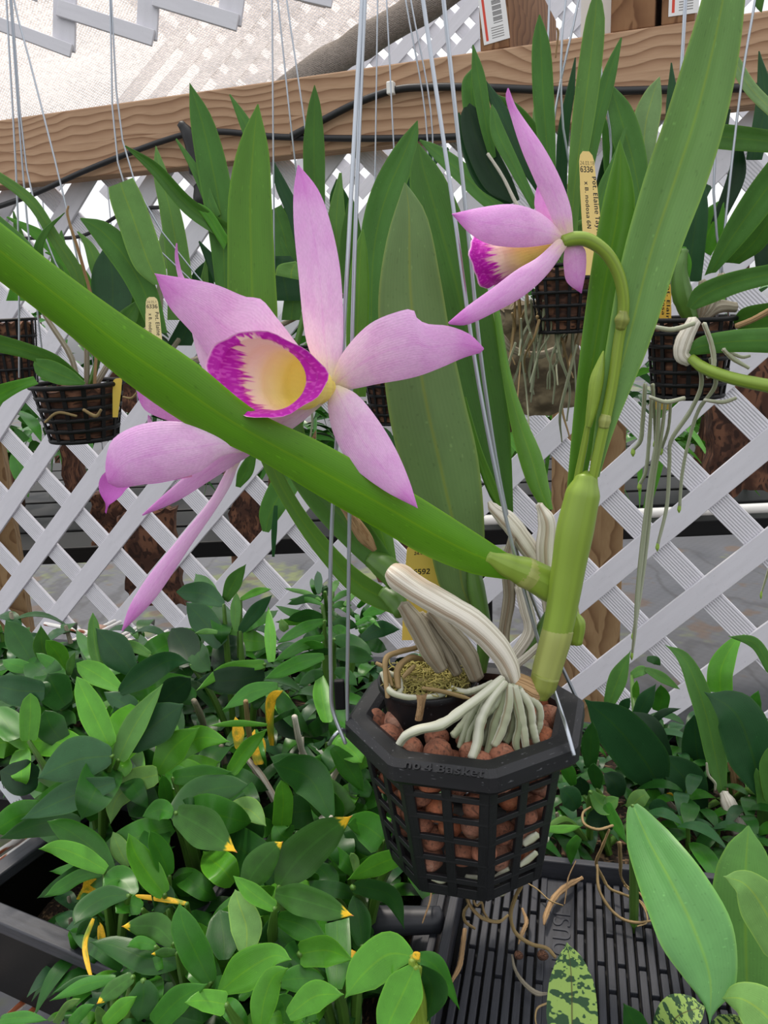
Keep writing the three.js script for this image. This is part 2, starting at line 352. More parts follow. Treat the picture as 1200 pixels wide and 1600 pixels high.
// joists that stand on the beam, each with its stapled timber tag
function tagTex(fn, w, h) { const c = document.createElement('canvas'); c.width = w; c.height = h; const x = c.getContext('2d'); fn(x, w, h); const t = new THREE.CanvasTexture(c); t.colorSpace = THREE.SRGBColorSpace; return t; }
{
  const barcode = tagTex((x, w, h) => {
    x.fillStyle = '#e9e7e6'; x.fillRect(0, 0, w, h); x.fillStyle = '#d8432c'; x.fillRect(14, 18, 12, h - 30);
    x.fillStyle = '#22201f'; for (let i = 0; i < 26; i++) { if (i % 5 !== 4) x.fillRect(60, 70 + i * 4.4, 44, 2.4); }
    x.fillRect(58, 16, 22, 30); x.fillRect(86, 30, 12, 16); x.fillStyle = '#8a8785'; for (let i = 0; i < 5; i++) x.fillRect(44, 196 + i * 10, 60, 4);
  }, 128, 256);
  const joist = (s, len, lean, label, tagTilt, tagSide, wd = 0.038) => {
    const t = thing('wooden_joist', label, 'joist', W(s, 0.303, 0.0), 'joists on the beam');
    const g = boxUV(box(wd, 0.14, len, 0.002)); g.translate(0, 0.07, -len / 2 + 0.045); g.rotateZ(lean); g.rotateY(-YAW); g.translate(t.position.x, t.position.y, t.position.z);
    part('timber', g, M.woodD, t);
    if (tagTilt === null) return;
    const k = new THREE.BoxGeometry(0.034, 0.075, 0.0006); k.rotateZ(tagTilt); k.translate(tagSide, 0.046, 0.0455); k.rotateY(-YAW); k.translate(t.position.x, t.position.y, t.position.z);
    part('price_tag', k, std(0xffffff, 0.55, { map: barcode }), t, 'white paper tag with red stripe and barcode');
  };
  joist(0.196, 0.42, 0.03, 'brown joist end left of the white board, tag tilted', 0.13, -0.002);
  joist(0.366, 0.36, 0, 'dark rough joist beside the white board, no tag', null, 0, 0.052);
  joist(0.418, 0.30, 0, 'brown joist end right of the white board, tag upright', 0, 0.006);
  const wb = new THREE.BoxGeometry(0.045, 0.2, 0.012); wb.translate(0, 0.1, -0.03); wb.rotateY(-YAW); const p = W(0.318, 0.303, 0); wb.translate(p.x, p.y, p.z);
  solo('white_board', wb, M.white, 'narrow white board standing between the joists on the beam', 'board');
}
// irrigation tubing along the beam, its clip, and a drip line below
{
  const on = (px, py, n) => { const r = ray(px, py), k = WO.clone().addScaledVector(WN, n).sub(camPos).dot(WN) / r.dot(WN); return r.multiplyScalar(k).add(camPos); };
  const line = (pts, w, label) => { const q = pts.map(([x, y, n = 0.058]) => on(x, y, n)); return solo('irrigation_tube', tube(q, [w], { sides: 8, seg: 60 }), M.cable, label, 'tube'); };
  line([[-60, 340, 0.02], [0, 322, 0.04], [60, 300], [130, 268], [200, 240], [262, 218], [300, 208], [350, 206], [420, 213], [520, 216], [620, 216], [720, 213], [840, 205]], 0.0045, 'black irrigation tube sagging along the lower edge of the beam');
  line([[455, 213, 0.066], [500, 190], [560, 160], [620, 140], [680, 136], [760, 137], [860, 141], [960, 142], [1040, 140], [1130, 138], [1230, 136]], 0.005, 'black irrigation tube rising over the middle of the beam');
  line([[-40, 372, 0.012], [60, 372, 0.012], [130, 368, 0.014], [200, 330, 0.014], [290, 320, 0.02], [330, 300, 0.03]], 0.003, 'thin black drip line below the beam at the left');
  const c = on(611, 138, 0.062), k = box(0.01, 0.016, 0.012, 0.002); k.rotateY(-YAW); k.translate(c.x, c.y, c.z);
  solo('cable_clip', k, M.white, 'small white clip holding the tube on the beam', 'clip');
  const j = on(297, 215, 0.062), e = tube([j.clone().add(v3(-0.012, 0.02, 0)), j, j.clone().add(v3(0.004, -0.05, 0.004))], [0.006, 0.011, 0.009], { sides: 10 });
  solo('drip_emitter', e, M.cable, 'black fitting where the irrigation tubes meet on the beam', 'fitting');
  const f = on(318, 310, 0.03), e2 = tube([f.clone().add(v3(-0.006, 0.02, 0)), f, f.clone().add(v3(0.01, -0.02, 0))], [0.008, 0.016, 0.01], { sides: 10 });
  solo('drip_emitter', e2, M.cable, 'black sprinkler head below the beam among the left leaves', 'fitting');
}
// silver knitted shade cloth beyond the beam
{
  const knit = tex(1024, 1024, (u, v) => {
    const x = u * 190 + 0.6 * noise(u * 30, v * 30, 1), y = v * 110 + 0.5 * noise(u * 20, v * 40, 2), a = Math.abs(Math.sin(x * Math.PI)), b = Math.abs(Math.sin(y * Math.PI + (Math.floor(x) % 2) * 1.57));
    const l = 0.95 + 0.15 * a * b + 0.14 * (noise(u * 300, v * 180, 5) - 0.5), g = 255 * clamp(l * (0.93 + 0.2 * (fbm(u * 9, v * 9, 6) - 0.4)), 0, 1);
    return [g, g * 0.97, g * 0.95];
  });
  const holes = tex(1024, 1024, (u, v) => { const x = u * 190 + 0.6 * noise(u * 30, v * 30, 1), y = v * 110 + 0.5 * noise(u * 20, v * 40, 2), a = Math.abs(Math.sin(x * Math.PI)), b = Math.abs(Math.sin(y * Math.PI + (Math.floor(x) % 2) * 1.57)); return 255 * (1 - 0.9 * sstep(0.2, 0.5, a * b)); }, false);
  const m = phy(0xffffff, 0.85, { alphaMap: holes, transparent: true, map: knit, bumpMap: knit, bumpScale: 0.0012, transmission: 0.8 });
  const o = thing('shade_cloth', 'silver knitted shade cloth hanging beyond the beam', 'cloth', P(200, 250, 1.85));
  const g = bladeE([[-260, 290], [-260, 100], [-260, -260]], [[395, 178], [560, 72], [820, -120]], { z: [2.0, 1.9, 1.6], ns: 40, na: 40, ruf: 0.02, rf: 7, bulge: 0.03, thick: 0.001 });
  part('cloth', g, m, o);
  const hem = tube([P(380, 186, 1.8), P(440, 146, 1.79), P(540, 82, 1.77), P(640, 22, 1.72), P(830, -100, 1.6)], [0.022, 0.026, 0.03, 0.028, 0.03], { sides: 14, seg: 40, bump: 0.18, bf: 14 });
  const kn2 = knit.clone(); kn2.repeat.set(0.35, 2.2); kn2.needsUpdate = true;
  part('rolled_hem', hem, std(0x9a9690, 0.8, { map: kn2, bumpMap: kn2, bumpScale: 0.004 }), o, 'rolled darker edge of the cloth');
}
// lattice valance overhead at the left, and a far lattice seen past the joists
{
  const o = thing('lattice_valance', 'pale lattice strip with cut ends overhead at the left', 'lattice', P(200, 40, 1.15)); o.userData.kind = 'structure';
  const tn = v3(0, 0, 1);
  const sl = (x0, y0, x1, y1, w, dz) => { const a = P(x0, y0, 1.15 + dz), b = P(x1, y1, 1.15 + dz), T = b.clone().sub(a).normalize(); part('slat', bar(a, b, w * mpp(a), 0.006, T.clone().cross(tn)), M.vinyl, o); };
  sl(-140, -14, 112, 80, 20, 0); sl(90, 12, 240, 60, 24, 0); sl(240, -4, 372, 36, 25, 0); sl(390, -30, 520, 0, 24, 0); sl(-140, -80, 60, -10, 24, 0); sl(-140, -150, 400, -60, 24, 0);
  sl(100, 80, 106, -160, 35, 0.007); sl(229, 62, 242, -160, 33, 0.007); sl(358, 38, 384, -160, 38, 0.007); sl(490, 8, 520, -160, 38, 0.007); sl(-20, 40, -20, -160, 35, 0.007);
  const f = thing('lattice_panel', 'distant pale lattice seen between shade cloth and joists', 'lattice', P(700, 200, 2.6)); f.userData.kind = 'structure';
  for (let i = -9; i < 10; i++) for (const d of [-1, 1]) { const c = P(690 + i * 46, 60, 2.6), a = c.clone().add(v3(-d * 0.42, -0.4, d * 0.004)), b = c.clone().add(v3(d * 0.42, 0.4, d * 0.004)); part('slat', bar(a, b, 0.034, 0.005, v3(1, 0, 0)), M.vinyl, f); }
}
// black weed cloth on the ground, with dirt and moss
{
  const g = new THREE.BoxGeometry(16, 0.05, 16); g.translate(0, -0.025, -5);
  const gt = tex(1024, 1024, (u, v) => {
    const n = fbm(u * 24, v * 24, 1), wr = Math.abs(fbm(u * 60, v * 22, 9) - 0.5), wv = Math.sin(u * 1400) * Math.sin(v * 1400) * 4;
    let c = mix([56, 57, 62], [86, 88, 95], n); c = mix(c, [44, 44, 48], sstep(0.05, 0, wr) * 0.6);
    c = mix(c, [104, 116, 58], sstep(0.56, 0.74, fbm(u * 22, v * 40, 5) * 0.8 + 0.2 * noise(u * 300, v * 300, 6)) * 0.8); c = mix(c, [82, 60, 44], sstep(0.66, 0.74, fbm(u * 70, v * 70, 15)) * 0.7);
    return c.map(x => x + wv);
  });
  gt.repeat.set(1.5, 1.5);
  const m = part('floor', g, std(0xffffff, 0.6, { map: gt, bumpMap: gt, bumpScale: 0.01 })); struct(m, 'black weed cloth with patches of moss and dirt', 'ground');
}
// posts behind the lattice
function post(px, hz, w, label) { const p = P(px, 850, hz); const g = boxUV(box(w, 1.55, w, 0.004)); g.rotateY(0.3); g.translate(p.x, 0.775, p.z); solo('wooden_post', g, M.post, label, 'post'); }
post(-2, 1.66, 0.078, 'weathered wooden post behind the lattice at the left');
post(916, 1.30, 0.085, 'knotty wooden post behind the lattice, right of the main plant');
{ const p = P(1050, 800, 1.9), g = tube([v3(p.x - 0.45, p.y, p.z), v3(p.x + 0.9, p.y, p.z)], [0.012], { sides: 12 }); solo('white_pipe', g, M.white, 'white pipe lying across beyond the lattice', 'pipe');
  const b = box(0.5, 0.05, 0.3, 0.01); const q = P(1090, 720, 2.9); b.translate(q.x, q.y, q.z); }
// slabs of cork hung behind the lattice
function cork(x0, y0, x1, y1, hz, label, mat = M.bark) {
  const a = P(x0, y0, hz), b = P(x1, y1, hz), w = b.x - a.x, h = a.y - b.y, g = new THREE.BoxGeometry(w, h, 0.03, 12, 14, 3), p = g.attributes.position;
  for (let i = 0; i < p.count; i++) { const x = p.getX(i), y = p.getY(i), z = p.getZ(i); const e = 1 + 0.5 * (fbm(x * 40 + px0(x0), y * 40, z * 30) - 0.5); p.setXYZ(i, x * e + 0.012 * (noise(y * 60, x0) - 0.5), y * e + 0.012 * (noise(x * 60, y0) - 0.5), z + 0.02 * (fbm(x * 50, y * 50, x0) - 0.5)); }
  const gg = mergeVertices(g); gg.computeVertexNormals(); gg.translate((a.x + b.x) / 2, (a.y + b.y) / 2, (a.z + b.z) / 2);
  const m = solo('cork_mount', gg, mat, label, 'cork slab', 'cork mounts behind the lattice');
  const top = v3((a.x + b.x) / 2, a.y - 0.012, a.z); const wi = tube([top, v3(top.x + 0.01, CY + 0.3, top.z)], [0.0011], { sides: 5 });
  part('hanging_wire', wi, M.wire, m);
}
function px0(x) { return x * 0.37; }
cork(84, 600, 140, 790, 1.62, 'narrow cork slab behind the lattice below the left basket');
cork(140, 770, 205, 845, 1.68, 'cork slab behind the lattice beside the drooping pink flower');
cork(190, 800, 290, 940, 1.58, 'broad reddish cork slab behind the lattice, lower left');
cork(355, 740, 412, 850, 1.5, 'dark cork slab behind the lattice below the diagonal leaf');
cork(585, 760, 672, 900, 1.42, 'cork slab behind the lattice beside the yellow 6592 tag');
cork(1115, 560, 1215, 760, 1.22, 'lumpy brown cork slab behind the lattice at the right edge');
cork(170, 560, 225, 640, 1.64, 'cork slab just right of the left hanging basket');

// ------------------------------------------------------------------ the bench: wire rack, trays
{
  const rack = thing('wire_rack', 'white rusty wire rack that carries the trays', 'rack', v3(0, 0, -0.75));
  const rust = tex(64, 512, (u, v) => mix([226, 224, 220], [136, 70, 38], sstep(0.52, 0.62, fbm(u * 3, v * 26, 3)))); rust.repeat.set(1, 1.5);
  const rm = std(0xffffff, 0.6, { map: rust });
  const y = BENCH - 0.055, a0 = PY(0, 1600, y), a1 = PY(95, 1515, y), d = a1.clone().sub(a0).normalize(), n = v3(-d.z, 0, d.x);
  // long wires follow the visible ones, in pairs; cross wires below
  for (let i = -9; i < 9; i++) for (const e of [0, 0.011]) { const c = a0.clone().addScaledVector(n, i * 0.05 + e), A = c.clone().addScaledVector(d, -0.35), B = c.clone().addScaledVector(d, 0.55); part('wire', tube([A, B], [0.0024], { sides: 6, seg: 2 }), rm, rack); }
  for (let i = -2; i < 4; i++) { const c = a0.clone().addScaledVector(d, i * 0.16 + 0.03); c.y -= 0.0045; part('cross_wire', tube([c.clone().addScaledVector(n, -0.55), c.clone().addScaledVector(n, 0.55)], [0.003], { sides: 6, seg: 2 }), rm, rack); }
  for (const [i, j] of [[-0.45, -0.32], [-0.45, 0.52], [0.4, -0.32], [0.4, 0.52]]) { const c = a0.clone().addScaledVector(n, i).addScaledVector(d, j); part('leg', tube([c, v3(c.x, 0, c.z)], [0.012], { sides: 8, seg: 2 }), rm, rack); }
}
// ribbed tray under the basket
const trayA = PH(752, 1600, 0), trayB = PH(772, 1445, 0);
const TD = trayB.clone().sub(trayA).setY(0).normalize(), TR = v3(-TD.z, 0, TD.x), TO = PH(690, 1480, 0);
const TP = (x, z, y = 0) => TO.clone().addScaledVector(TR, x).addScaledVector(TD, z).add(v3(0, y, 0));
{
  const o = thing('ribbed_tray', 'black ribbed plastic tray on the bench under the octagonal basket', 'tray', TP(0.09, 0.05, -0.05));
  const w = 0.24, z0 = -0.2, z1 = 0.08;
  const fl = box(w, 0.006, z1 - z0, 0.001); fl.applyMatrix4(new THREE.Matrix4().makeBasis(TR, v3(0, 1, 0), TD.clone().negate()).setPosition(TP(w / 2, (z0 + z1) / 2, -0.009))); part('floor_plate', fl, M.plasticD, o);
  let x = 0.012, k = 0;
  while (x < w - 0.008) {
    const inText = x > 0.060 && x < 0.078;
    if (!inText) {
      const cuts = [z0 + 0.004, -0.1 + 0.02 * ((k % 3) - 1), -0.015 + 0.02 * ((k % 2)), 0.04 + 0.012 * ((k % 3) - 1), z1 - 0.004];
      for (let c = 0; c < 4; c++) { part('rib', bar(TP(x, cuts[c] + 0.0015, -0.004), TP(x, cuts[c + 1] - 0.0015, -0.004), 0.0042, 0.006, TR), M.tray, o); }
      k++;
    }
    x += 0.0058;
  }
  const pl = box(0.018, 0.004, z1 - z0 - 0.01, 0.001); pl.applyMatrix4(new THREE.Matrix4().makeBasis(TR, v3(0, 1, 0), TD.clone().negate()).setPosition(TP(0.069, (z0 + z1) / 2, -0.004))); part('name_strip', pl, M.tray, o);
  const font = await new FontLoader().loadAsync('fonts/droid/droid_sans_regular.typeface.json');
  const tg = new TextGeometry('HOUSE', { font, size: 0.0105, depth: 0.0012, curveSegments: 4 }); tg.scale(1.15, 1, 1);
  tg.applyMatrix4(new THREE.Matrix4().makeBasis(TD, TR.clone().negate(), v3(0, 1, 0)).setPosition(TP(0.0755, -0.005, -0.0025)));
  part('embossed_letters', tg, M.tray, o);
  // raised outer edge at the left
  part('rim', bar(TP(0.004, z0, 0.004), TP(0.004, z1, 0.004), 0.006, 0.02, TR), M.tray, o);
  part('rim', bar(TP(-0.006, z0, -0.012), TP(-0.006, z1, -0.012), 0.005, 0.03, TR), M.tray, o);
  part('rim', bar(TP(0, z1, 0.0), TP(w, z1, 0.0), 0.006, 0.02, TD), M.tray, o);
  part('rim', bar(TP(w, z0, 0), TP(w, z1, 0), 0.006, 0.02, TR), M.tray, o);
}
// open nursery tray that holds the leafy plants at the left
function openTray(C, X, Z, w, d, h, label) {
  const o = thing('nursery_tray', label, 'tray', C.clone().addScaledVector(X, w / 2).addScaledVector(Z, d / 2).setY(BENCH - 0.05));
  const at = (x, z, y) => C.clone().addScaledVector(X, x).addScaledVector(Z, z).setY(BENCH - 0.05 + y);
  const fl = box(w, 0.004, d); fl.applyMatrix4(new THREE.Matrix4().makeBasis(X, v3(0, 1, 0), X.clone().cross(v3(0, 1, 0))).setPosition(at(w / 2, d / 2, 0.002))); part('tray_floor', fl, M.plasticD, o);
  for (const [x0, z0, x1, z1, wd] of [[0, 0, w, 0, Z], [0, d, w, d, Z], [0, 0, 0, d, X], [w, 0, w, d, X]]) {
    const a = at(x0, z0, h / 2), b = at(x1, z1, h / 2); part('tray_wall', bar(a, b, 0.004, h, wd), M.plasticD, o);
    part('tray_rim', bar(at(x0, z0, h), at(x1, z1, h), 0.014, 0.009, wd), M.tray, o);
  }
  const soil = new THREE.PlaneGeometry(w * 0.97, d * 0.97, 60, 60), p = soil.attributes.position; for (let i = 0; i < p.count; i++) p.setZ(i, 0.012 * fbm(p.getX(i) * 60, p.getY(i) * 60, 1));
  soil.computeVertexNormals(); soil.applyMatrix4(new THREE.Matrix4().makeBasis(X, v3(0, 1, 0).cross(X), v3(0, 1, 0)).setPosition(at(w / 2, d / 2, 0.006))); 
  const s = part('potting_mix', soil, M.media, o); s.userData.kind = 'stuff';
}
{
  const C = PH(-60, 1408, 0.01), e = PH(330, 1572, 0.01), X = e.clone().sub(C).setY(0).normalize(), Z = v3(X.z, 0, -X.x); if (Z.z > 0) Z.negate();
  openTray(C, X, Z, 0.15, 0.13, 0.06, 'black nursery tray with a thick rim at lower left');
  openTray(TP(-0.145, -0.2), TR, TD, 0.13, 0.3, 0.035, 'black nursery tray beside the ribbed tray, covered by leaves');
  openTray(TP(-0.62, 0.12), TR, TD, 0.60, 0.29, 0.04, 'black nursery tray behind, hidden under dark green leaves');
  openTray(TP(0.02, 0.10), TR, TD, 0.36, 0.22, 0.026, 'black nursery tray under the large leaves at the right');
}

// ------------------------------------------------------------------ the octagonal hanging basket
const BC = P(728, 1120, 0.415), BROT = -0.30 + Math.PI / 8, BR = 0.0655, BH = 0.081;
const octo = (k, r, y) => { const a = BROT + k * Math.PI / 4; return v3(BC.x + Math.sin(a) * r, BC.y + y, BC.z + Math.cos(a) * r); };
const rAt = f => lerp(BR - 0.008, (BR - 0.008) * 0.79, f);
const basket = thing('hanging_basket', 'octagonal black plastic basket of clay pebbles hanging in the middle', 'basket', v3(BC.x, BC.y - BH, BC.z));
{
  // rim: a rolled profile swept round the octagon
  const prof = [[-0.0095, 0.004], [-0.006, 0.0062], [0.002, 0.006], [0.0055, 0.003], [0.006, -0.0045], [0.003, -0.0075], [0.0005, -0.0075], [0.001, -0.002], [-0.004, 0.0005], [-0.0095, -0.0005]];
  const ring = (rx, y) => { const q = []; for (let k = 0; k < 8; k++) { const a = octo(k, rx / 1, y), b = octo(k + 1, rx, y); for (const t of [0.04, 0.1, 0.5, 0.9, 0.96]) q.push(a.clone().lerp(b, t)); } return q; };
  const rings = prof.map(([dx, y]) => ring(BR - 0.004 + dx, y)), n = rings[0].length, pos = [], idx = [], uv = [];
  rings.forEach((r, i) => r.forEach((p, j) => { pos.push(p.x, p.y, p.z); uv.push(j / n * 3, i / rings.length); }));
  for (let i = 0; i < rings.length; i++) for (let j = 0; j < n; j++) { const i2 = (i + 1) % rings.length, j2 = (j + 1) % n, a = i * n + j, b = i * n + j2, c = i2 * n + j, d = i2 * n + j2; idx.push(a, c, b, b, c, d); }
  let g = new THREE.BufferGeometry(); g.setAttribute('position', new THREE.Float32BufferAttribute(pos, 3)); g.setAttribute('uv', new THREE.Float32BufferAttribute(uv, 2)); g.setIndex(idx);
  g = toCreasedNormals(g, 0.6); part('rim', g, M.plastic, basket);
  // uprights: corner bars and one in the middle of every face
  const top = -0.004, bot = -BH;
  for (let k = 0; k < 8; k++) {
    const rad = octo(k, 1, 0).sub(octo(0, 0, 0)); rad.y = 0; const tn = v3(rad.z, 0, -rad.x);
    for (const sd of [-1, 1]) { // corner angle: two flat bars that meet
      const n2 = octo(k + sd, 1, 0).sub(octo(k, 1, 0)).setY(0).normalize();
      const a = octo(k, rAt(0), top).addScaledVector(n2, 0.0022), b = octo(k, rAt(1), bot).addScaledVector(n2, 0.002); part('corner_bar', bar(a, b, 0.0050, 0.0022, n2), M.plastic, basket);
    }
    const n1 = octo(k + 1, 1, 0).sub(octo(k, 1, 0)).setY(0).normalize();
    const a = octo(k, rAt(0), top).lerp(octo(k + 1, rAt(0), top), 0.5), b = octo(k, rAt(1), bot).lerp(octo(k + 1, rAt(1), bot), 0.5);
    part('upright_bar', bar(a, b, 0.0050, 0.0022, n1), M.plastic, basket);
    for (let r = 1; r <= 6; r++) { const f = r === 6 ? 1 : r / 5.75, h = r === 6 ? 0.006 : 0.0032, y = lerp(top, bot, f) + (r === 6 ? 0.002 : 0); part('cross_bar', bar(octo(k, rAt(f), y), octo(k + 1, rAt(f), y), h, 0.0022, v3(0, 1, 0)), M.plastic, basket); }
  }
  // floor of the basket
  const sh = new THREE.Shape(); for (let k = 0; k < 8; k++) { const p = octo(k, rAt(1), 0).sub(v3(BC.x, BC.y, BC.z)); k ? sh.lineTo(p.x, -p.z) : sh.moveTo(p.x, -p.z); }
  const fl = new THREE.ExtrudeGeometry(sh, { depth: 0.002, bevelEnabled: false }); fl.rotateX(-Math.PI / 2); fl.translate(BC.x, BC.y - BH - 0.001, BC.z); part('basket_floor', fl, M.plastic, basket);
  // moulded lettering on the front of the rim
  const font = await new FontLoader().loadAsync('fonts/droid/droid_sans_bold.typeface.json');
  const tg = new TextGeometry('no 4 Basket', { font, size: 0.0038, depth: 0.0016, curveSegments: 3 }); tg.scale(1.35, 1, 1); tg.computeBoundingBox(); tg.translate(-(tg.boundingBox.max.x) / 2, -0.001, 0);
  const A = octo(7, BR + 0.0006, 0), B = octo(8, BR + 0.0006, 0), X = B.clone().sub(A).normalize(), m = A.clone().lerp(B, 0.52), out = v3(0, 1, 0).cross(X).negate(); if (out.dot(m.clone().sub(BC)) < 0) out.negate();
  const up = v3(0, 0.65, 0).addScaledVector(out, -0.76).normalize(), N = X.clone().cross(up).normalize();
  tg.applyMatrix4(new THREE.Matrix4().makeBasis(X, up, N).setPosition(m.clone().add(v3(0, 0.0034, 0)).addScaledVector(N, -0.0002))); part('moulded_lettering', tg, M.plastic, basket);
  // galvanised hanger: pairs of wires that run up to a hook above
  const wr = 0.00105;
  const wire = pts => part('hanger_wire', tube(pts, [wr], { sides: 8, seg: 40, cap: true }), M.wire, basket);
  wire([P(514, 1163, 0.405), P(524, 1148, 0.40), P(535, 1140, 0.405), P(546, 1152, 0.41), P(543, 1120, 0.41), P(545, 900, 0.415), P(551, 500, 0.42), P(570, 0, 0.43), P(580, -160, 0.43)]);
  wire([P(540, 1162, 0.395), P(520, 1110, 0.40), P(517, 1060, 0.40), P(517, 860, 0.405), P(538, 500, 0.41), P(566, 0, 0.43), P(578, -160, 0.43)]);
  wire([P(897, 1180, 0.366), P(886, 1140, 0.374), P(877, 1112, 0.388), P(850, 1030, 0.41), P(800, 850, 0.415), P(748, 600, 0.42), P(705, 300, 0.425), P(661, 0, 0.43), P(640, -160, 0.43)]);
  wire([P(874, 1152, 0.42), P(868, 1128, 0.415), P(858, 1112, 0.412)]);
  wire([P(905, 1100, 0.44), P(842, 960, 0.44), P(798, 830, 0.44), P(757, 600, 0.44), P(725, 300, 0.44), P(693, 0, 0.44), P(676, -160, 0.44)]);
  part('rim_eyelet', box(0.006, 0.018, 0.004, 0.001).translate(...P(531, 1085, 0.43).toArray()), M.plasticD, basket);
}
// inner pot and its moss
const PC = P(668, 1070, 0.425);
const pot = thing('inner_pot', 'small round black pot of moss sunk in the clay pebbles', 'pot', v3(PC.x, PC.y - 0.042, PC.z));
{
  const pr = [[0.0, -0.040], [0.020, -0.040], [0.0255, 0], [0.0275, 0.0005], [0.0278, 0.004], [0.0262, 0.0045], [0.0248, 0.002], [0.0238, -0.012]].map(p => new THREE.Vector2(p[0], p[1]));
  const g = new THREE.LatheGeometry(pr, 48); g.translate(PC.x, PC.y, PC.z); part('pot_wall', g, M.plastic, pot);
  const mg = new THREE.SphereGeometry(0.0245, 40, 20), mp = mg.attributes.position; for (let i = 0; i < mp.count; i++) { const x = mp.getX(i), z = mp.getZ(i); mp.setXYZ(i, x, mp.getY(i) * 0.3 + 0.006 * (fbm(x * 220, z * 220, 2) - 0.5) - 0.002, z); } mg.computeVertexNormals(); mg.translate(PC.x, PC.y, PC.z);
  const mossT = tex(128, 128, (u, v) => mix([96, 92, 42], [196, 176, 116], noise(u * 50, v * 50, 1)).map(c => c * (0.6 + 0.5 * noise(u * 90, v * 90, 4))));
  part('moss_bed', mg, std(0xffffff, 0.95, { map: mossT, bumpMap: mossT, bumpScale: 0.003 }), pot);
  const strands = []; for (let i = 0; i < 420; i++) { const a = rr(0, 6.283), r = 0.023 * Math.sqrt(rnd()), p = v3(PC.x + Math.cos(a) * r, PC.y + 0.004, PC.z + Math.sin(a) * r), d = v3(rr(-1, 1), rr(0.1, 0.8), rr(-1, 1)).multiplyScalar(0.0045); strands.push(tube([p, p.clone().add(d), p.clone().add(d).add(v3(rr(-1, 1), rr(-0.6, 0.3), rr(-1, 1)).multiplyScalar(0.004))], [0.0005, 0.0003], { sides: 4, seg: 4 })); }
  const st = part('moss_strands', mergeGeometries(strands), std(0x9a9150, 0.9), pot); st.userData.kind = 'stuff';
}
// clay pebbles
{
  const variants = [0, 1, 2, 3, 4].map(k => { const g = mergeVertices(new THREE.IcosahedronGeometry(1, 3)), p = g.attributes.position; const q = new THREE.SphereGeometry(1, 20, 14), r = q.attributes.position; for (let i = 0; i < r.count; i++) { const x = r.getX(i), y = r.getY(i), z = r.getZ(i), s = 1 + 0.26 * (fbm(x * 1.4 + k * 9, y * 1.4, z * 1.4) - 0.5) + 0.06 * (noise(x * 6 + k, y * 6, z * 6) - 0.5); r.setXYZ(i, x * s, y * s * 0.95, z * s); } q.computeVertexNormals(); return q; });
  const placed = [], inner = p => Math.hypot(p.x - PC.x, p.z - PC.z);
  const inOct = (p, m) => { const f = clamp((BC.y - p.y) / BH), R = rAt(f) * 0.924 - m; for (let k = 0; k < 8; k++) { const a = BROT + (k + 0.5) * Math.PI / 4; if ((p.x - BC.x) * Math.sin(a) + (p.z - BC.z) * Math.cos(a) > R) return false; } return true; };
  const add = (p, r, topLayer, mat) => {
    placed.push([p, r]);
    const m = new THREE.Mesh(variants[Math.floor(rnd() * 5)], mat ?? M.clay[Math.floor(rnd() * 4)]); m.name = numbered('clay_pebble'); m.position.copy(p); m.scale.setScalar(r); m.rotation.set(rr(0, 6), rr(0, 6), rr(0, 6));
    m.userData = topLayer ? { label: 'round reddish clay pebble heaped inside the octagonal basket rim', category: 'pebble', group: 'clay pebbles on top of the basket' } : { label: 'reddish clay pebble showing between the bars of the octagonal basket', category: 'pebble', group: 'clay pebbles behind the basket bars' };
    m.castShadow = m.receiveShadow = true; scene.add(m);
  };
  const ok = (p, r) => inOct(p, r * 0.92) && !(p.y > PC.y - 0.045 && inner(p) < 0.0268 + r) && placed.every(([q, s]) => q.distanceTo(p) > (r + s) * 0.86);
  // the ones that can be picked out at the front edge, then the rest of the top layer, then the shell behind the bars
  for (const [x, y, d] of [[587, 1102, 40], [584, 1130, 46], [622, 1132, 50], [606, 1155, 46], [638, 1172, 46], [682, 1152, 38], [655, 1166, 36], [684, 1178, 48], [707, 1172, 44], [732, 1152, 42], [768, 1160, 44], [785, 1184, 46], [752, 1192, 36], [812, 1165, 46], [838, 1142, 44], [857, 1124, 44], [848, 1098, 36], [868, 1092, 40], [850, 1158, 44], [824, 1120, 42], [790, 1130, 44]]) {
    const p = PY(x, y, BC.y - 0.003), r = d * mpp(p) / 2 * 1.02; if (inOct(p, r * 0.35) && placed.every(([q, s]) => q.distanceTo(p) > (r + s) * 0.72)) add(p, r, true);
  }
  for (let i = 0; i < 9000; i++) { const r = rr(0.0068, 0.0086), p = v3(BC.x + rr(-0.06, 0.06), BC.y - rr(0.003, 0.016), BC.z + rr(-0.06, 0.06)); if (ok(p, r)) add(p, r, true); }
  let front = 0;
  for (let i = 0; i < 60000; i++) { const r = rr(0.0066, 0.0086), p = v3(BC.x + rr(-0.06, 0.06), BC.y - rr(0.022, BH - 0.012), BC.z + rr(-0.022, 0.06)); if (!ok(p, r) || inOct(p, r + 0.0045)) continue; add(p, r, false); if (++front > 110) break; }
}

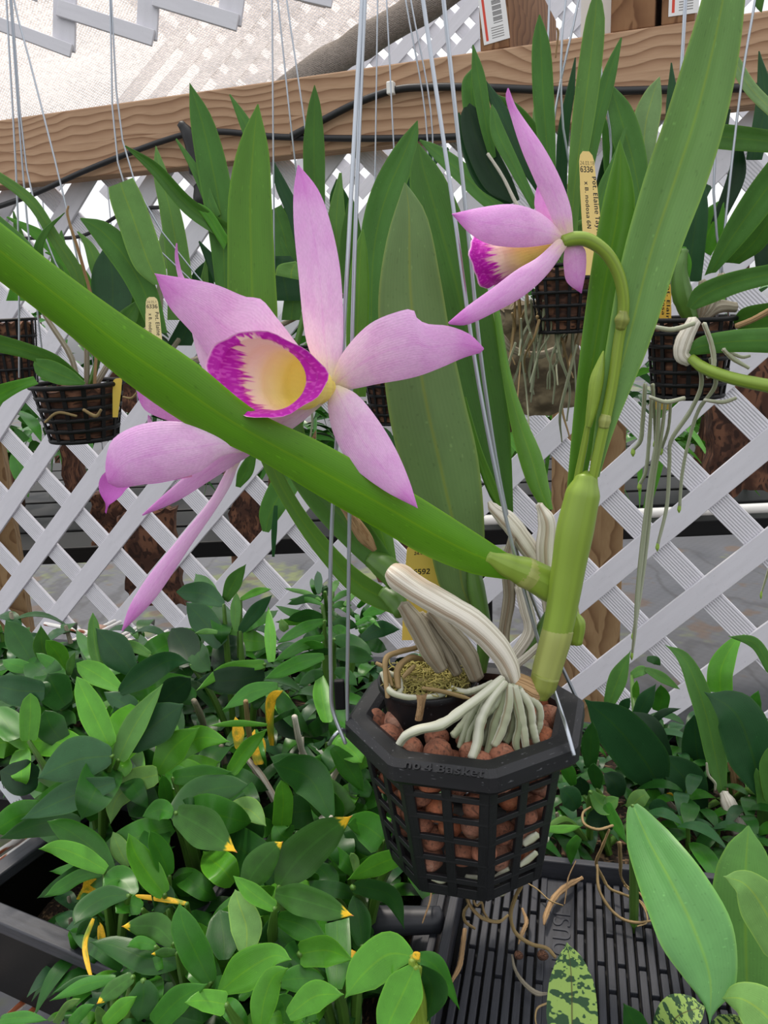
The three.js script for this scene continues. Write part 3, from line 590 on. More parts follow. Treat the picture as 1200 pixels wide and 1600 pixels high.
// ------------------------------------------------------------------ the main orchid
const orchid = thing('orchid', 'orchid with three pink flowers and long green strap leaves in the octagonal basket', 'orchid', P(800, 1075, 0.40));
function leafOf(plant, geo, mat, name = 'leaf') { return part(name, geo, mat, plant); }
{
  const o = orchid;
  // leaves
  leafOf(o, bladeE([[798, 868], [740, 830], [645, 770], [600, 745], [500, 690], [400, 642], [300, 562], [200, 497], [100, 425], [0, 347], [-170, 215]], [[806, 907], [740, 897], [660, 866], [600, 832], [500, 776], [400, 716], [300, 668], [200, 600], [100, 517], [0, 440], [-170, 310]], { z: [0.405, 0.375, 0.315], ns: 40, na: 10, bulge: 0.10, thick: 0.002, fold: 0.0 }), G.main);
  leafOf(o, bladeE([[920, 745], [930, 660], [950, 520], [972, 400], [1010, 265], [1035, 195], [1065, 100], [1095, 0], [1120, -120]], [[936, 745], [960, 670], [1015, 535], [1065, 385], [1100, 295], [1130, 200], [1152, 95], [1163, 0], [1172, -120]], { z: [0.405, 0.40, 0.385], ns: 36, na: 12, fold: 0.16, thick: 0.002, tilt: 0.012 }), G.upright);
  leafOf(o, bladeE([[878, 860], [887, 745], [900, 600], [912, 500], [930, 375], [945, 300], [968, 218]], [[890, 860], [925, 700], [950, 550], [972, 430], [990, 345], [988, 285], [969, 218]], { z: [0.41, 0.415, 0.42], ns: 30, na: 10, fold: 0.14, thick: 0.002 }), G.main2);
  leafOf(o, bladeE([[738, 965], [694, 930], [669, 850], [635, 760], [610, 660], [597, 560], [591, 470], [605, 370], [632, 285]], [[756, 968], [754, 915], [757, 830], [747, 715], [725, 620], [703, 520], [690, 445], [664, 330], [634, 286]], { z: [0.45, 0.455, 0.46], ns: 34, na: 10, bulge: 0.05, fold: 0.0, thick: 0.002 }), G.grey);
  leafOf(o, bladeE([[785, 808], [762, 770], [735, 690], [700, 580], [668, 450], [645, 330], [640, 270], [652, 224]], [[802, 808], [799, 720], [793, 630], [777, 530], [758, 440], [725, 345], [690, 270], [654, 224]], { z: [0.47, 0.485, 0.5], ns: 30, na: 10, fold: 0.13, thick: 0.002 }), G.deep);
  leafOf(o, bladeE([[850, 798], [828, 765], [806, 700], [785, 590], [770, 480]], [[864, 796], [848, 715], [822, 655], [800, 590], [780, 480]], { z: [0.44, 0.46, 0.48], ns: 18, na: 8, bulge: 0.15, thick: 0.002 }), G.main2);
  leafOf(o, bladeE([[783, 800], [760, 760], [738, 690], [724, 620]], [[790, 800], [776, 760], [752, 700], [728, 620]], { z: 0.465, ns: 14, fold: 0.2, thick: 0.0016 }), G.main2);
  leafOf(o, bladeE([[622, 962], [560, 935], [500, 872], [450, 800], [408, 720], [378, 620], [358, 500], [356, 400], [358, 300], [376, 218], [402, 163]], [[614, 926], [560, 890], [510, 840], [468, 785], [434, 715], [426, 620], [434, 500], [430, 420], [425, 320], [420, 235], [404, 163]], { z: [0.44, 0.46, 0.47], ns: 44, na: 10, bulge: -0.05, thick: 0.002, fold: 0.06 }), G.main2);
  leafOf(o, bladeE([[604, 905], [575, 885], [512, 824], [475, 780], [449, 737], [420, 660]], [[622, 886], [600, 850], [560, 795], [520, 748], [490, 715], [470, 650]], { z: [0.43, 0.44, 0.455], ns: 24, na: 10, fold: 0.2, thick: 0.002 }), G.deep);
  leafOf(o, bladeE([[606, 890], [585, 845], [560, 790], [540, 720]], [[622, 895], [612, 830], [596, 770], [585, 700]], { z: [0.435, 0.45, 0.46], ns: 16, bulge: 0.06, thick: 0.002 }), G.main2);
  leafOf(o, bladeE([[548, 620], [541, 540], [545, 450], [552, 395], [566, 358]], [[572, 620], [575, 530], [577, 450], [574, 395], [568, 358]], { z: [0.47, 0.475, 0.48], ns: 18, fold: 0.1, thick: 0.002 }), G.main2);
  // green stem of the diagonal leaf and the new upright growth
  const up = part('pseudobulb', tubeV([[846, 1084, 30], [851, 1060, 40], [866, 1005, 46], [876, 960, 48], [886, 900, 52], [898, 830, 58], [910, 775, 54], [916, 748, 36], [917, 738, 14]], { z: [0.395, 0.405], sides: 24, seg: 44 }), M.stemG, o, 'green upright new growth');
  part('sheath_ring', tubeV([[849, 1068, 43], [857, 1038, 46], [869, 995, 48.5], [872, 982, 48]], { z: [0.3955, 0.3985], sides: 24, seg: 16 }), M.stemP, up, 'paler sheath at the base of the growth');
  part('sheath_ring', tubeV([[843, 1090, 26], [848, 1072, 42], [853, 1055, 43]], { z: [0.394, 0.395], sides: 24, seg: 10 }), M.stemO, up);
  const lp = part('pseudobulb', tubeV([[888, 935, 44], [860, 915, 52], [825, 896, 49], [795, 884, 38], [760, 868, 20]], { z: [0.413, 0.402], sides: 24, seg: 30 }), M.stemG, o, 'green joint of the diagonal leaf');
  part('sheath_ring', tubeV([[832, 900, 48], [822, 895, 49.5], [812, 891, 45]], { z: [0.4078, 0.4065], sides: 24, cap: false }), M.stemP, lp);
  // bud pods behind the growth
  part('growth_bud', tubeV([[894, 1004, 22], [892, 975, 30], [892, 950, 24], [888, 935, 8]], { z: 0.425, sides: 12 }), M.stemP, o); part('growth_bud', tubeV([[900, 1005, 20], [903, 975, 24], [898, 955, 8]], { z: 0.42, sides: 12 }), M.stemG, o);
  // papery old pseudobulbs
  const bulb = (sp, z, m = M.paper, label) => part('pseudobulb', tubeV(sp, { z, sides: 16, seg: 28, bump: 0.04, bf: 22 }), m, o, label);
  bulb([[803, 1068, 26], [792, 1035, 34], [772, 1005, 40], [735, 970, 42], [690, 943, 42], [650, 920, 42], [622, 900, 44], [612, 892, 30]], [0.395, 0.39, 0.40], M.paper, 'fat papery pseudobulb leaning left');
  bulb([[690, 1045, 24], [672, 1015, 34], [650, 975, 32], [630, 945, 22]], [0.415, 0.415, 0.42], M.paperD);
  bulb([[715, 1052, 18], [695, 1015, 26], [668, 975, 26], [655, 960, 16]], [0.42, 0.425], M.paperD);
  bulb([[745, 1060, 24], [728, 1020, 32], [700, 985, 30], [672, 955, 18]], [0.415, 0.42], M.paperD);
  bulb([[786, 1030, 22], [788, 985, 18], [796, 930, 20], [793, 880, 20], [800, 840, 12]], [0.43, 0.435], M.paperD);
  bulb([[800, 1030, 18], [828, 985, 20], [822, 950, 22], [812, 915, 18]], [0.425, 0.43], M.paper);
  bulb([[868, 975, 30], [858, 920, 30], [852, 860, 30], [854, 815, 28], [842, 788, 12]], [0.43, 0.435], M.paper, 'grey papery stalk of a back leaf');
  bulb([[848, 890, 18], [825, 855, 30], [795, 815, 30], [772, 795, 18], [765, 785, 8]], [0.435, 0.45], M.paper, 'papery leaf sheath');
  bulb([[800, 1045, 12], [830, 1020, 12], [862, 990, 10]], 0.415, M.paper);
  part('pseudobulb', tubeV([[752, 1050, 16], [757, 1000, 24], [752, 960, 26], [744, 920, 28], [738, 880, 20]], { z: [0.435, 0.45], sides: 14 }), M.stemD, o, 'green stalk of the broad middle leaf');
  part('pseudobulb', tubeV([[805, 1030, 18], [838, 1000, 26], [860, 960, 20]], { z: 0.428, sides: 12 }), M.stemD, o);
  part('pseudobulb', tubeV([[622, 906, 40], [600, 885, 40], [580, 872, 30]], { z: [0.425, 0.435], sides: 14 }), M.stemD, o); part('pseudobulb', tubeV([[628, 958, 26], [618, 940, 34], [600, 925, 26]], { z: [0.428, 0.44], sides: 14 }), M.stemD, o);
  // dry bracts
  part('dry_bract', bladeE([[582, 862], [560, 845], [535, 800], [512, 768]], [[589, 858], [580, 835], [548, 795], [520, 768]], { z: 0.425, bulge: 0.35, thick: 0.0008, ns: 16 }), M.husk, o); part('dry_bract', bladeE([[482, 690], [488, 682], [493, 672]], [[492, 692], [494, 684], [494, 672]], { z: 0.39, bulge: 0.3, ns: 8 }), M.husk, o);
  part('dry_bract', bladeE([[648, 1125], [652, 1100], [650, 1085]], [[660, 1125], [664, 1100], [668, 1082]], { z: 0.392, bulge: 0.3, ns: 8, thick: 0.001 }), M.husk, o);
  // rhizome and roots
  part('rhizome', tubeV([[796, 1062, 26], [815, 1070, 34], [835, 1080, 36], [846, 1082, 26]], { z: [0.395, 0.394], sides: 14, bump: 0.12, bf: 16 }), M.husk, o, 'brown ringed rhizome');
  const root = (sp, z, m = M.root) => part('root', tubeV(sp, { z, sides: 9, seg: 30, bump: 0.13, bf: 18 }), m, o);
  root([[786, 1060, 14], [760, 1082, 16], [725, 1108, 17], [690, 1132, 17], [655, 1140, 16], [634, 1150, 15], [622, 1166, 12]], [0.388, 0.375, 0.38]);
  root([[790, 1066, 12], [770, 1090, 15], [752, 1125, 16], [746, 1160, 16], [738, 1185, 16]], [0.386, 0.372]);
  root([[796, 1070, 12], [795, 1100, 15], [784, 1140, 16], [772, 1165, 14]], [0.386, 0.378]);
  root([[804, 1072, 12], [812, 1105, 14], [818, 1140, 14], [822, 1168, 12]], [0.386, 0.378]);
  root([[812, 1078, 12], [828, 1105, 13], [832, 1135, 13], [838, 1160, 12]], [0.388, 0.382]);
  root([[820, 1084, 10], [842, 1105, 12], [843, 1130, 12], [838, 1146, 10]], [0.39, 0.388]);
  root([[780, 1068, 12], [745, 1105, 15], [722, 1135, 15], [708, 1150, 13]], [0.392, 0.386], M.rootG);
  root([[784, 1068, 12], [762, 1100, 14], [735, 1140, 14], [730, 1165, 12]], [0.39, 0.384], M.rootG);
  root([[800, 1072, 12], [803, 1110, 13], [796, 1150, 13], [790, 1160, 12]], [0.388, 0.384], M.rootG); root([[808, 1076, 10], [806, 1110, 12], [808, 1140, 12], [800, 1158, 10]], [0.389, 0.387], M.rootG);
  root([[790, 1072, 10], [772, 1110, 12], [762, 1145, 13], [752, 1165, 12]], [0.389, 0.385], M.rootG); root([[774, 1070, 9], [755, 1085, 11], [742, 1100, 10], [738, 1115, 9]], [0.389, 0.389]);
  root([[770, 1066, 9], [745, 1078, 12], [725, 1082, 12], [705, 1075, 9]], [0.395, 0.41]);
  for (const [sp, z] of [[[[782, 1066, 10], [755, 1092, 13], [736, 1120, 13], [724, 1150, 13], [718, 1168, 9]], [0.391, 0.384]], [[[792, 1068, 11], [784, 1100, 14], [772, 1130, 14], [764, 1168, 13], [758, 1184, 9]], [0.388, 0.376]], [[[800, 1070, 11], [806, 1100, 13], [812, 1130, 13], [806, 1160, 12], [810, 1178, 9]], [0.387, 0.376]], [[[778, 1070, 10], [758, 1098, 12], [748, 1130, 13], [744, 1160, 12], [750, 1186, 9]], [0.39, 0.376]], [[[810, 1074, 10], [822, 1100, 12], [824, 1130, 12], [828, 1152, 9]], [0.389, 0.386]], [[[786, 1070, 10], [776, 1098, 12], [756, 1120, 12], [744, 1136, 9]], [0.387, 0.38]]]) root(sp, z, M.rootG);
  // roots round the inner pot
  root([[597, 1052, 8], [604, 1068, 9], [612, 1082, 10], [640, 1090, 10], [680, 1088, 10], [705, 1080, 8]], [0.42, 0.40, 0.405], M.root); root([[600, 1048, 8], [622, 1060, 9], [626, 1078, 9], [618, 1088, 8]], [0.42, 0.405], M.root);
  root([[606, 1090, 8], [603, 1060, 8], [604, 1028, 9], [625, 1018, 9], [650, 1012, 8], [662, 1004, 7]], [0.405, 0.43], M.rootT); root([[622, 1075, 10], [622, 1045, 11], [640, 1028, 10], [660, 1030, 8]], [0.41, 0.425], M.rootT);
  root([[588, 1036, 6], [602, 1044, 7], [608, 1058, 7], [612, 1072, 6]], [0.42, 0.41], M.rootT); root([[630, 1058, 6], [640, 1048, 8], [648, 1040, 6]], 0.405, M.rootT); root([[660, 1075, 6], [690, 1080, 7], [720, 1088, 7], [735, 1092, 4]], [0.405, 0.395], M.rootT);
  // thin roots that hang out of the basket
  const thin = (sp, z, m = M.rootT) => part('root', tubeV(sp, { z, sides: 6, seg: 40, bump: 0.12 }), m, o);
  thin([[800, 1372, 4], [815, 1380, 6], [806, 1400, 6], [798, 1430, 6], [806, 1458, 6], [830, 1475, 6], [855, 1482, 6], [868, 1496, 5]], [0.40, 0.40, 0.39]);
  thin([[733, 1390, 4], [730, 1402, 6], [738, 1420, 6], [755, 1435, 6], [780, 1440, 5], [794, 1430, 4]], [0.405, 0.43]); thin([[750, 1395, 3], [740, 1405, 4], [745, 1415, 4], [752, 1410, 4], [756, 1425, 4], [764, 1438, 4]], [0.405, 0.43]); thin([[732, 1414, 4], [725, 1425, 5], [727, 1440, 5], [742, 1451, 4]], 0.425);
  // pale roots caught at the foot of the basket
  for (const sp of [[[675, 1372, 8], [690, 1376, 10], [703, 1370, 9]], [[728, 1370, 8], [742, 1372, 10], [755, 1372, 9]], [[772, 1374, 10], [785, 1366, 14], [796, 1358, 10]], [[818, 1318, 12], [830, 1310, 14], [840, 1304, 11]], [[812, 1352, 8], [825, 1343, 11], [838, 1332, 9]], [[846, 1308, 10], [856, 1312, 10]], [[776, 1384, 12], [782, 1394, 14], [790, 1388, 12]]]) part('root', tubeV(sp, { z: sp[0][0] === 846 ? 0.395 : 0.378, sides: 8 }), M.root, o);
}

// flowers: petals and sepals are sheets between two outlines, the lip is a flared trumpet
const petalTex = tex(128, 512, (u, v) => {
  const vein = 0.5 + 0.5 * Math.sin(u * 150 + 5 * noise(u * 5, v * 6, 1)), n = fbm(u * 7, v * 16, 2), fine = noise(u * 50, v * 110, 3), mid = Math.exp(-Math.pow((u - 0.5) / 0.03, 2));
  let c = mix([248, 218, 242], [240, 190, 236], sstep(0.1, 0.75, v)); c = mix([244, 232, 204], c, sstep(0.0, 0.16, v + 0.05 * (n - 0.5)));
  c = mix(c, [220, 126, 214], clamp(sstep(0.74, 1, v) * 0.75 + (n - 0.5) * 0.5 + 0.12 * vein * sstep(0.1, 0.5, v) + 0.16 * mid));
  return c.map(x => x + (fine - 0.5) * 12);
});
const petalBump = tex(128, 256, (u, v) => 128 + 70 * Math.sin(u * 170 + 4 * noise(u * 5, v * 6)) * 0.6 + 90 * (noise(u * 60, v * 100, 3) - 0.5), false);
const petalM = phy(0xffffff, 0.62, { map: petalTex, bumpMap: petalBump, bumpScale: 0.00012, transmission: 0.22, specularIntensity: 0.4 });
const petalM2 = phy(0xfff0ff, 0.62, { map: petalTex, bumpMap: petalBump, bumpScale: 0.00012, transmission: 0.22, specularIntensity: 0.4 });
// lip dye: u round the trumpet, v from throat to rim
const lipTex = tex(512, 256, (u, v) => {
  const st = noise(u * 90, v * 5, 1) * 0.5 + noise(u * 150, v * 16, 2) * 0.5, start = 0.6 + 0.26 * Math.exp(-Math.pow((u - 0.27) / 0.11, 2)) + 0.22 * (st - 0.5);
  let c = mix([240, 222, 120], [250, 224, 186], sstep(0.3, 0.55, v)); c = mix(c, [250, 214, 214], sstep(0.5, 0.62, v) * 0.6);
  const dots = sstep(0.55, 0.75, noise(u * 120, v * 26, 5)) * 0.5;
  c = mix(c, mix([190, 22, 172], [232, 120, 214], dots), sstep(start, start + 0.1, v)); return mix(c, [244, 190, 232], sstep(0.95, 0.985, v));
});
const lipM = phy(0xffffff, 0.6, { map: lipTex, bumpMap: petalBump, bumpScale: 0.0002, transmission: 0.15, specularIntensity: 0.4 });
// rings: list of [x, y, z, rx, ry, tilt]: centre in view coordinates, radii in pixels, all facing dir
function trumpet(rings, dir, wave = 0, nseg = 48) {
  const pts = rings.map(r => P(r[0], r[1], r[2])), C = cr(pts), n = 40, pos = [], uv = [], idx = [];
  const get = (k, t) => { const x = t * (rings.length - 1), i = Math.min(rings.length - 2, Math.floor(x)); return lerp(rings[i][k], rings[i + 1][k], sm(x - i)); };
  for (let i = 0; i <= n; i++) {
    const t = i / n, c = C.getPoint(t), k = mpp(c), D = dir.clone().normalize(), X = v3(0, 1, 0).cross(D).normalize(), Y = D.clone().cross(X);
    const rx = get(3, t) * k, ry = get(4, t) * k, sk = get(5, t) * k, w = wave * sstep(0.6, 1, t);
    for (let j = 0; j <= nseg; j++) { const a = j / nseg * Math.PI * 2, q = 1 + w * Math.sin(a * 5 + 1) + w * 0.6 * Math.sin(a * 11); const p = c.clone().addScaledVector(X, Math.cos(a) * rx * q).addScaledVector(Y, Math.sin(a) * ry * q).addScaledVector(D, sk * (Math.pow(Math.max(0, Math.cos(a)), 1.5) * 1.7 + 0.35 * Math.pow(Math.max(0, -Math.cos(a)), 1.5) - 0.2) + w * 6 * k * Math.sin(a * 7)); pos.push(p.x, p.y, p.z); uv.push(j / nseg, t); }
  }
  for (let i = 0; i < n; i++) for (let j = 0; j < nseg; j++) { const q = i * (nseg + 1) + j, r = q + nseg + 1; idx.push(q, q + 1, r, q + 1, r + 1, r); }
  const g = new THREE.BufferGeometry(); g.setAttribute('position', new THREE.Float32BufferAttribute(pos, 3)); g.setAttribute('uv', new THREE.Float32BufferAttribute(uv, 2)); g.setIndex(idx); g.computeVertexNormals(); return g;
}
function flower(label) { const f = new THREE.Group(); f.name = 'flower'; f.userData.label = label; orchid.add(f); f.updateMatrixWorld(true); return f; }
const pet = (f, name, l, r, o, m = petalM) => part(name, bladeE(l, r, { thick: 0.0009, ns: 30, na: 14, ruf: 0.012, ...o }), m, f);
{ // the open flower that faces left
  const f = flower('open pink flower with magenta and cream lip');
  pet(f, 'sepal', [[502, 600], [490, 565], [478, 530], [466, 425], [459, 350], [459, 296], [465, 258]], [[524, 598], [532, 565], [536, 530], [532, 425], [517, 350], [497, 296], [467, 258]], { z: [0.402, 0.41, 0.42], bulge: 0.07 });
  pet(f, 'petal', [[516, 596], [535, 552], [575, 508], [615, 489], [645, 484], [652, 498], [668, 506], [700, 509], [735, 523], [756, 544]], [[528, 604], [545, 608], [600, 598], [650, 589], [690, 574], [725, 559], [745, 553], [752, 551], [755, 549], [756, 546]], { z: [0.402, 0.39, 0.385], bulge: 0.08, ruf: 0.025 });
  pet(f, 'sepal', [[514, 604], [512, 632], [520, 675], [548, 725], [598, 765], [652, 794]], [[530, 602], [556, 615], [590, 655], [620, 705], [640, 752], [653, 794]], { z: [0.400, 0.39, 0.382], bulge: 0.1 });
  pet(f, 'petal', [[512, 602], [440, 612], [370, 592], [330, 560], [300, 520], [262, 476], [243, 430]], [[510, 590], [470, 545], [436, 500], [405, 466], [385, 464], [335, 444], [241, 427]], { z: [0.406, 0.425, 0.425], bulge: 0.06, ruf: 0.02 });
  pet(f, 'sepal', [[506, 612], [420, 652], [357, 690], [300, 735], [250, 778], [222, 804]], [[514, 624], [460, 668], [393, 710], [330, 750], [275, 784], [223, 806]], { z: [0.404, 0.40, 0.395], bulge: 0.14 });
  pet(f, 'sepal', [[330, 600], [312, 566], [300, 520], [290, 470], [277, 428], [273, 400], [275, 380]], [[360, 600], [345, 560], [330, 510], [305, 460], [286, 430], [279, 402], [277, 380]], { z: 0.432, bulge: 0.2, ruf: 0 });
  const dir = P(395, 600, 0.375).sub(P(515, 606, 0.402));
  part('lip', trumpet([[519, 607, 0.401, 10, 12, 0], [500, 604, 0.398, 28, 27, 0], [474, 600, 0.392, 48, 40, 0], [446, 595, 0.387, 64, 46, 0], [422, 591, 0.382, 86, 50, -6], [402, 588, 0.378, 120, 57, -18], [392, 585, 0.3775, 154, 66, -22]], dir, 0.03), lipM, f, 'flared lip, magenta rim and cream throat');
}
{ // flower at the upper right, seen from behind
  const f = flower('pink flower on a bent stalk, seen from behind');
  pet(f, 'petal', [[872, 368], [850, 345], [836, 325], [836, 305], [840, 289]], [[890, 362], [878, 335], [862, 312], [850, 298], [842, 289]], { z: [0.40, 0.405], bulge: 0.1 }, petalM2);
  part('lip', trumpet([[868, 382, 0.402, 8, 8, 0], [840, 388, 0.404, 24, 18, 0], [808, 397, 0.408, 38, 26, 0], [775, 405, 0.413, 50, 34, -2], [757, 408, 0.416, 60, 42, -8]], P(760, 412, 0.425).sub(P(868, 382, 0.402)), 0.05), lipM, f, 'purple and cream lip seen from the side');
  pet(f, 'petal', [[880, 364], [845, 333], [813, 321], [787, 319], [747, 325], [706, 334]], [[878, 378], [829, 386], [792, 386], [760, 380], [733, 364], [706, 335]], { z: [0.395, 0.39, 0.40], bulge: 0.14 }, petalM2);
  pet(f, 'sepal', [[872, 368], [855, 325], [838, 288], [816, 237], [800, 189], [790, 150], [793, 138]], [[896, 366], [892, 325], [876, 280], [851, 232], [821, 189], [806, 166], [795, 138]], { z: [0.395, 0.39, 0.395], bulge: 0.12 }, petalM2);
  pet(f, 'sepal', [[872, 372], [840, 402], [808, 421], [768, 451], [728, 480], [700, 504]], [[888, 382], [856, 428], [819, 462], [773, 488], [727, 508], [702, 507]], { z: [0.394, 0.388, 0.385], bulge: 0.14 }, petalM2);
  pet(f, 'sepal', [[884, 380], [881, 400], [881, 420], [886, 441], [907, 458]], [[897, 378], [913, 388], [916, 405], [915, 425], [909, 458]], { z: [0.398, 0.405], bulge: 0.12 }, petalM2);
}
{ // flower at the lower left, hanging behind the diagonal leaf
  const f = flower('drooping pink flower below the diagonal leaf');
  pet(f, 'petal', [[400, 690], [345, 672], [290, 660], [250, 658], [205, 668], [175, 688], [166, 715], [165, 742], [168, 752]], [[395, 705], [350, 712], [310, 738], [270, 750], [230, 756], [205, 760], [185, 762], [175, 758], [169, 754]], { z: [0.385, 0.372, 0.37], bulge: 0.16, ruf: 0.01 });
  pet(f, 'lip', [[300, 715], [230, 725], [180, 735], [164, 738], [155, 752], [156, 770], [165, 788], [164, 800]], [[300, 745], [245, 755], [215, 758], [200, 762], [190, 774], [178, 784], [170, 790], [166, 803]], { z: [0.385, 0.38, 0.374], bulge: -0.16, ruf: 0.05 }, phy(0xe6a4e6, 0.62, { map: petalTex, bumpMap: petalBump, bumpScale: 0.00012, transmission: 0.22 }));
  pet(f, 'petal', [[400, 690], [330, 672], [280, 662], [248, 652], [226, 640], [216, 622], [213, 606]], [[420, 650], [350, 620], [300, 590], [260, 575], [235, 580], [220, 592], [214, 604]], { z: [0.395, 0.40, 0.40], bulge: 0.1 }, petalM2);
  pet(f, 'sepal', [[375, 700], [352, 738], [330, 778], [280, 840], [230, 902], [202, 948], [190, 985]], [[392, 702], [374, 724], [362, 755], [340, 792], [300, 850], [240, 938], [192, 986]], { z: [0.40, 0.405, 0.41], bulge: 0.18 });
  pet(f, 'sepal', [[240, 675], [231, 662], [231, 648]], [[246, 672], [238, 660], [234, 650]], { z: 0.395, ns: 8 });
  part('column', tubeV([[272, 747, 4], [279, 744, 7], [286, 742, 4]], { z: 0.374, sides: 8 }), std(0xe4d78a, 0.6), f);
}
{ // flower stalk and the unopened sheath
  const s = part('flower_stalk', tubeV([[878, 378, 20], [890, 374, 23], [915, 374, 22], [945, 393, 20], [965, 425, 19], [974, 465, 18], [973, 495, 18], [967, 530, 17], [957, 600, 17], [945, 660, 17], [932, 720, 16], [920, 780, 12]], { z: [0.395, 0.402], sides: 14, seg: 60 }), M.scape, orchid, 'bent green flower stalk');
  part('stalk_node', tubeV([[974, 486, 14], [972, 500, 24], [969, 514, 15]], { z: 0.3975, sides: 12 }), M.stemO, s); part('stalk_node', tubeV([[947, 648, 16], [945, 657, 20], [943, 668, 16]], { z: 0.4, sides: 12 }), M.stemP, s);
  const b = part('bud_sheath', bladeE([[914, 665], [917, 630], [922, 590], [933, 565], [942, 548]], [[924, 668], [936, 632], [944, 592], [945, 570], [944, 548]], { z: 0.402, bulge: 0.45, thick: 0.002, ns: 18 }), M.stemG, orchid, 'closed green bud sheath');
  part('stalk', tubeV([[919, 662, 9], [912, 700, 11], [902, 750, 12], [893, 800, 12]], { z: [0.403, 0.408], sides: 10 }), M.scape, b);
}

// ------------------------------------------------------------------ hanging plants behind
function netBasket(px, py, hz, wpx, hpx, label, wires, o = {}) {
  const c = P(px, py, hz), k = mpp(c), R = wpx * k / 2, H = hpx * k, n = o.n || 16, taper = o.taper || 0.74;
  const t = thing('net_basket', label, 'basket', v3(c.x, c.y - H, c.z), 'hanging net baskets');
  const rm = new THREE.TorusGeometry(R, R * 0.055, 8, 40); rm.rotateX(Math.PI / 2); rm.translate(c.x, c.y, c.z); part('rim', rm, M.plasticD, t);
  for (let i = 0; i < n; i++) { const a = i / n * 6.2832, d = v3(Math.sin(a), 0, Math.cos(a)); part('upright_bar', bar(c.clone().addScaledVector(d, R * 0.97), c.clone().addScaledVector(d, R * taper).add(v3(0, -H, 0)), R * 0.10, R * 0.04, v3(d.z, 0, -d.x)), M.plasticD, t); }
  const rows = o.rows || 5; for (let r = 1; r <= rows; r++) { const f = r / rows, g = new THREE.TorusGeometry(lerp(R * 0.97, R * taper, f), R * 0.035, 6, 36); g.rotateX(Math.PI / 2); g.scale(1, 1.6, 1); g.translate(c.x, c.y - H * f, c.z); part('ring_bar', g, M.plasticD, t); }
  const fl = new THREE.CylinderGeometry(R * taper, R * taper, R * 0.03, 24); fl.translate(c.x, c.y - H, c.z); part('basket_floor', fl, M.plasticD, t);
  // filling of bark chips: a lumpy body inside
  const b = new THREE.CylinderGeometry(R * 0.88, R * taper * 0.9, H * 0.9, 36, 14), p = b.attributes.position; for (let i = 0; i < p.count; i++) { const q = v3(p.getX(i), p.getY(i), p.getZ(i)), s = 1 + 0.22 * (noise(q.x / R * 6 + px, q.y / R * 6, q.z / R * 6) - 0.6); p.setXYZ(i, q.x * s, q.y * (q.y > 0 ? 1 + 0.2 * (noise(q.x / R * 7, q.z / R * 7, 3) - 0.3) : 0.98), q.z * s); } b.computeVertexNormals(); b.translate(c.x, c.y - H * 0.52, c.z);
  const f = part('bark_filling', b, M.bark, t); f.userData.kind = 'stuff';
  for (const w of wires) part('hanger_wire', tube(w.map(([x, y, z]) => P(x, y, z ?? hz)), [0.0010], { sides: 6, seg: 12 }), M.wire, t);
  return { c, R, H, k };
}
function tagT(lines, w, h, bg) {
  return tagTex((x, W_, H_) => {
    x.fillStyle = bg; x.fillRect(0, 0, W_, H_); x.fillStyle = '#1d1a14';
    for (const [s, px, py, size, rot, bold] of lines) { x.save(); x.translate(px, py); x.rotate(rot); x.font = (bold ? 'bold ' : '') + size + 'px sans-serif'; x.fillText(s, 0, 0); x.restore(); }
  }, w, h);
}
function plantTag(corners, hz, texture, label, notch = true) { // corners: tl, tr, br, bl in view coordinates
  const [tl, tr, br, bl] = corners.map((c, i) => P(c[0], c[1], Array.isArray(hz) ? hz[i] : hz)), n = 10, pos = [], uv = [], idx = [];
  const rowsF = [[0, 0.3], [0.03, 0.12], [0.08, 0.04], [0.26, 0.02], [0.28, 0], [0.65, 0], [1, 0]];
  for (const side of [0, 1]) rowsF.forEach(([f, ins]) => { const a = tl.clone().lerp(bl, f), b = tr.clone().lerp(br, f), i2 = notch ? ins : 0; const N = b.clone().sub(a).cross(bl.clone().sub(tl)).normalize().multiplyScalar(side ? 0.0003 : -0.0003); for (const s of [i2, 1 - i2]) { const p = a.clone().lerp(b, s).add(N); pos.push(p.x, p.y, p.z); uv.push(s, 1 - f); } });
  const m = rowsF.length; for (let i = 0; i < m - 1; i++) { const q = i * 2; idx.push(q, q + 2, q + 1, q + 1, q + 2, q + 3); const r = m * 2 + q; idx.push(r, r + 1, r + 2, r + 1, r + 3, r + 2); for (const s of [0, 1]) { const a = q + s, b = q + 2 + s; idx.push(a, b, a + 2 * m, b, b + 2 * m, a + 2 * m); } }
  let g = new THREE.BufferGeometry(); g.setAttribute('position', new THREE.Float32BufferAttribute(pos, 3)); g.setAttribute('uv', new THREE.Float32BufferAttribute(uv, 2)); g.setIndex(idx); g = toCreasedNormals(g, 0.3);
  return solo('plant_tag', g, std(0xffffff, 0.5, { map: texture }), label, 'plant tag');
}
const YEL = '#f0cf62', CRM = '#ecd9a0';
plantTag([[634, 846], [690, 842], [686, 1000], [628, 1000]], 0.462, tagT([['24.06.27', 62, 100, 33, 0, true], ['6592', 62, 240, 54, 0, true], ['B. L', 84, 330, 44, 0, true]], 256, 720, YEL), 'yellow plant tag printed 24.06.27 and 6592 behind the papery bulb');
plantTag([[903, 236], [928, 237], [946, 430], [914, 430]], 0.70, tagT([['24.03.18', 20, 150, 58, 0], ['6336', 16, 230, 92, 0, true], ['Pot. Elaine Taylor', 190, 270, 84, 1.571, true], ['x B. nodosa 6N', 70, 330, 76, 1.571, true]], 256, 1400, '#efd083'), 'cream plant tag numbered 6336 behind the upper right flower');
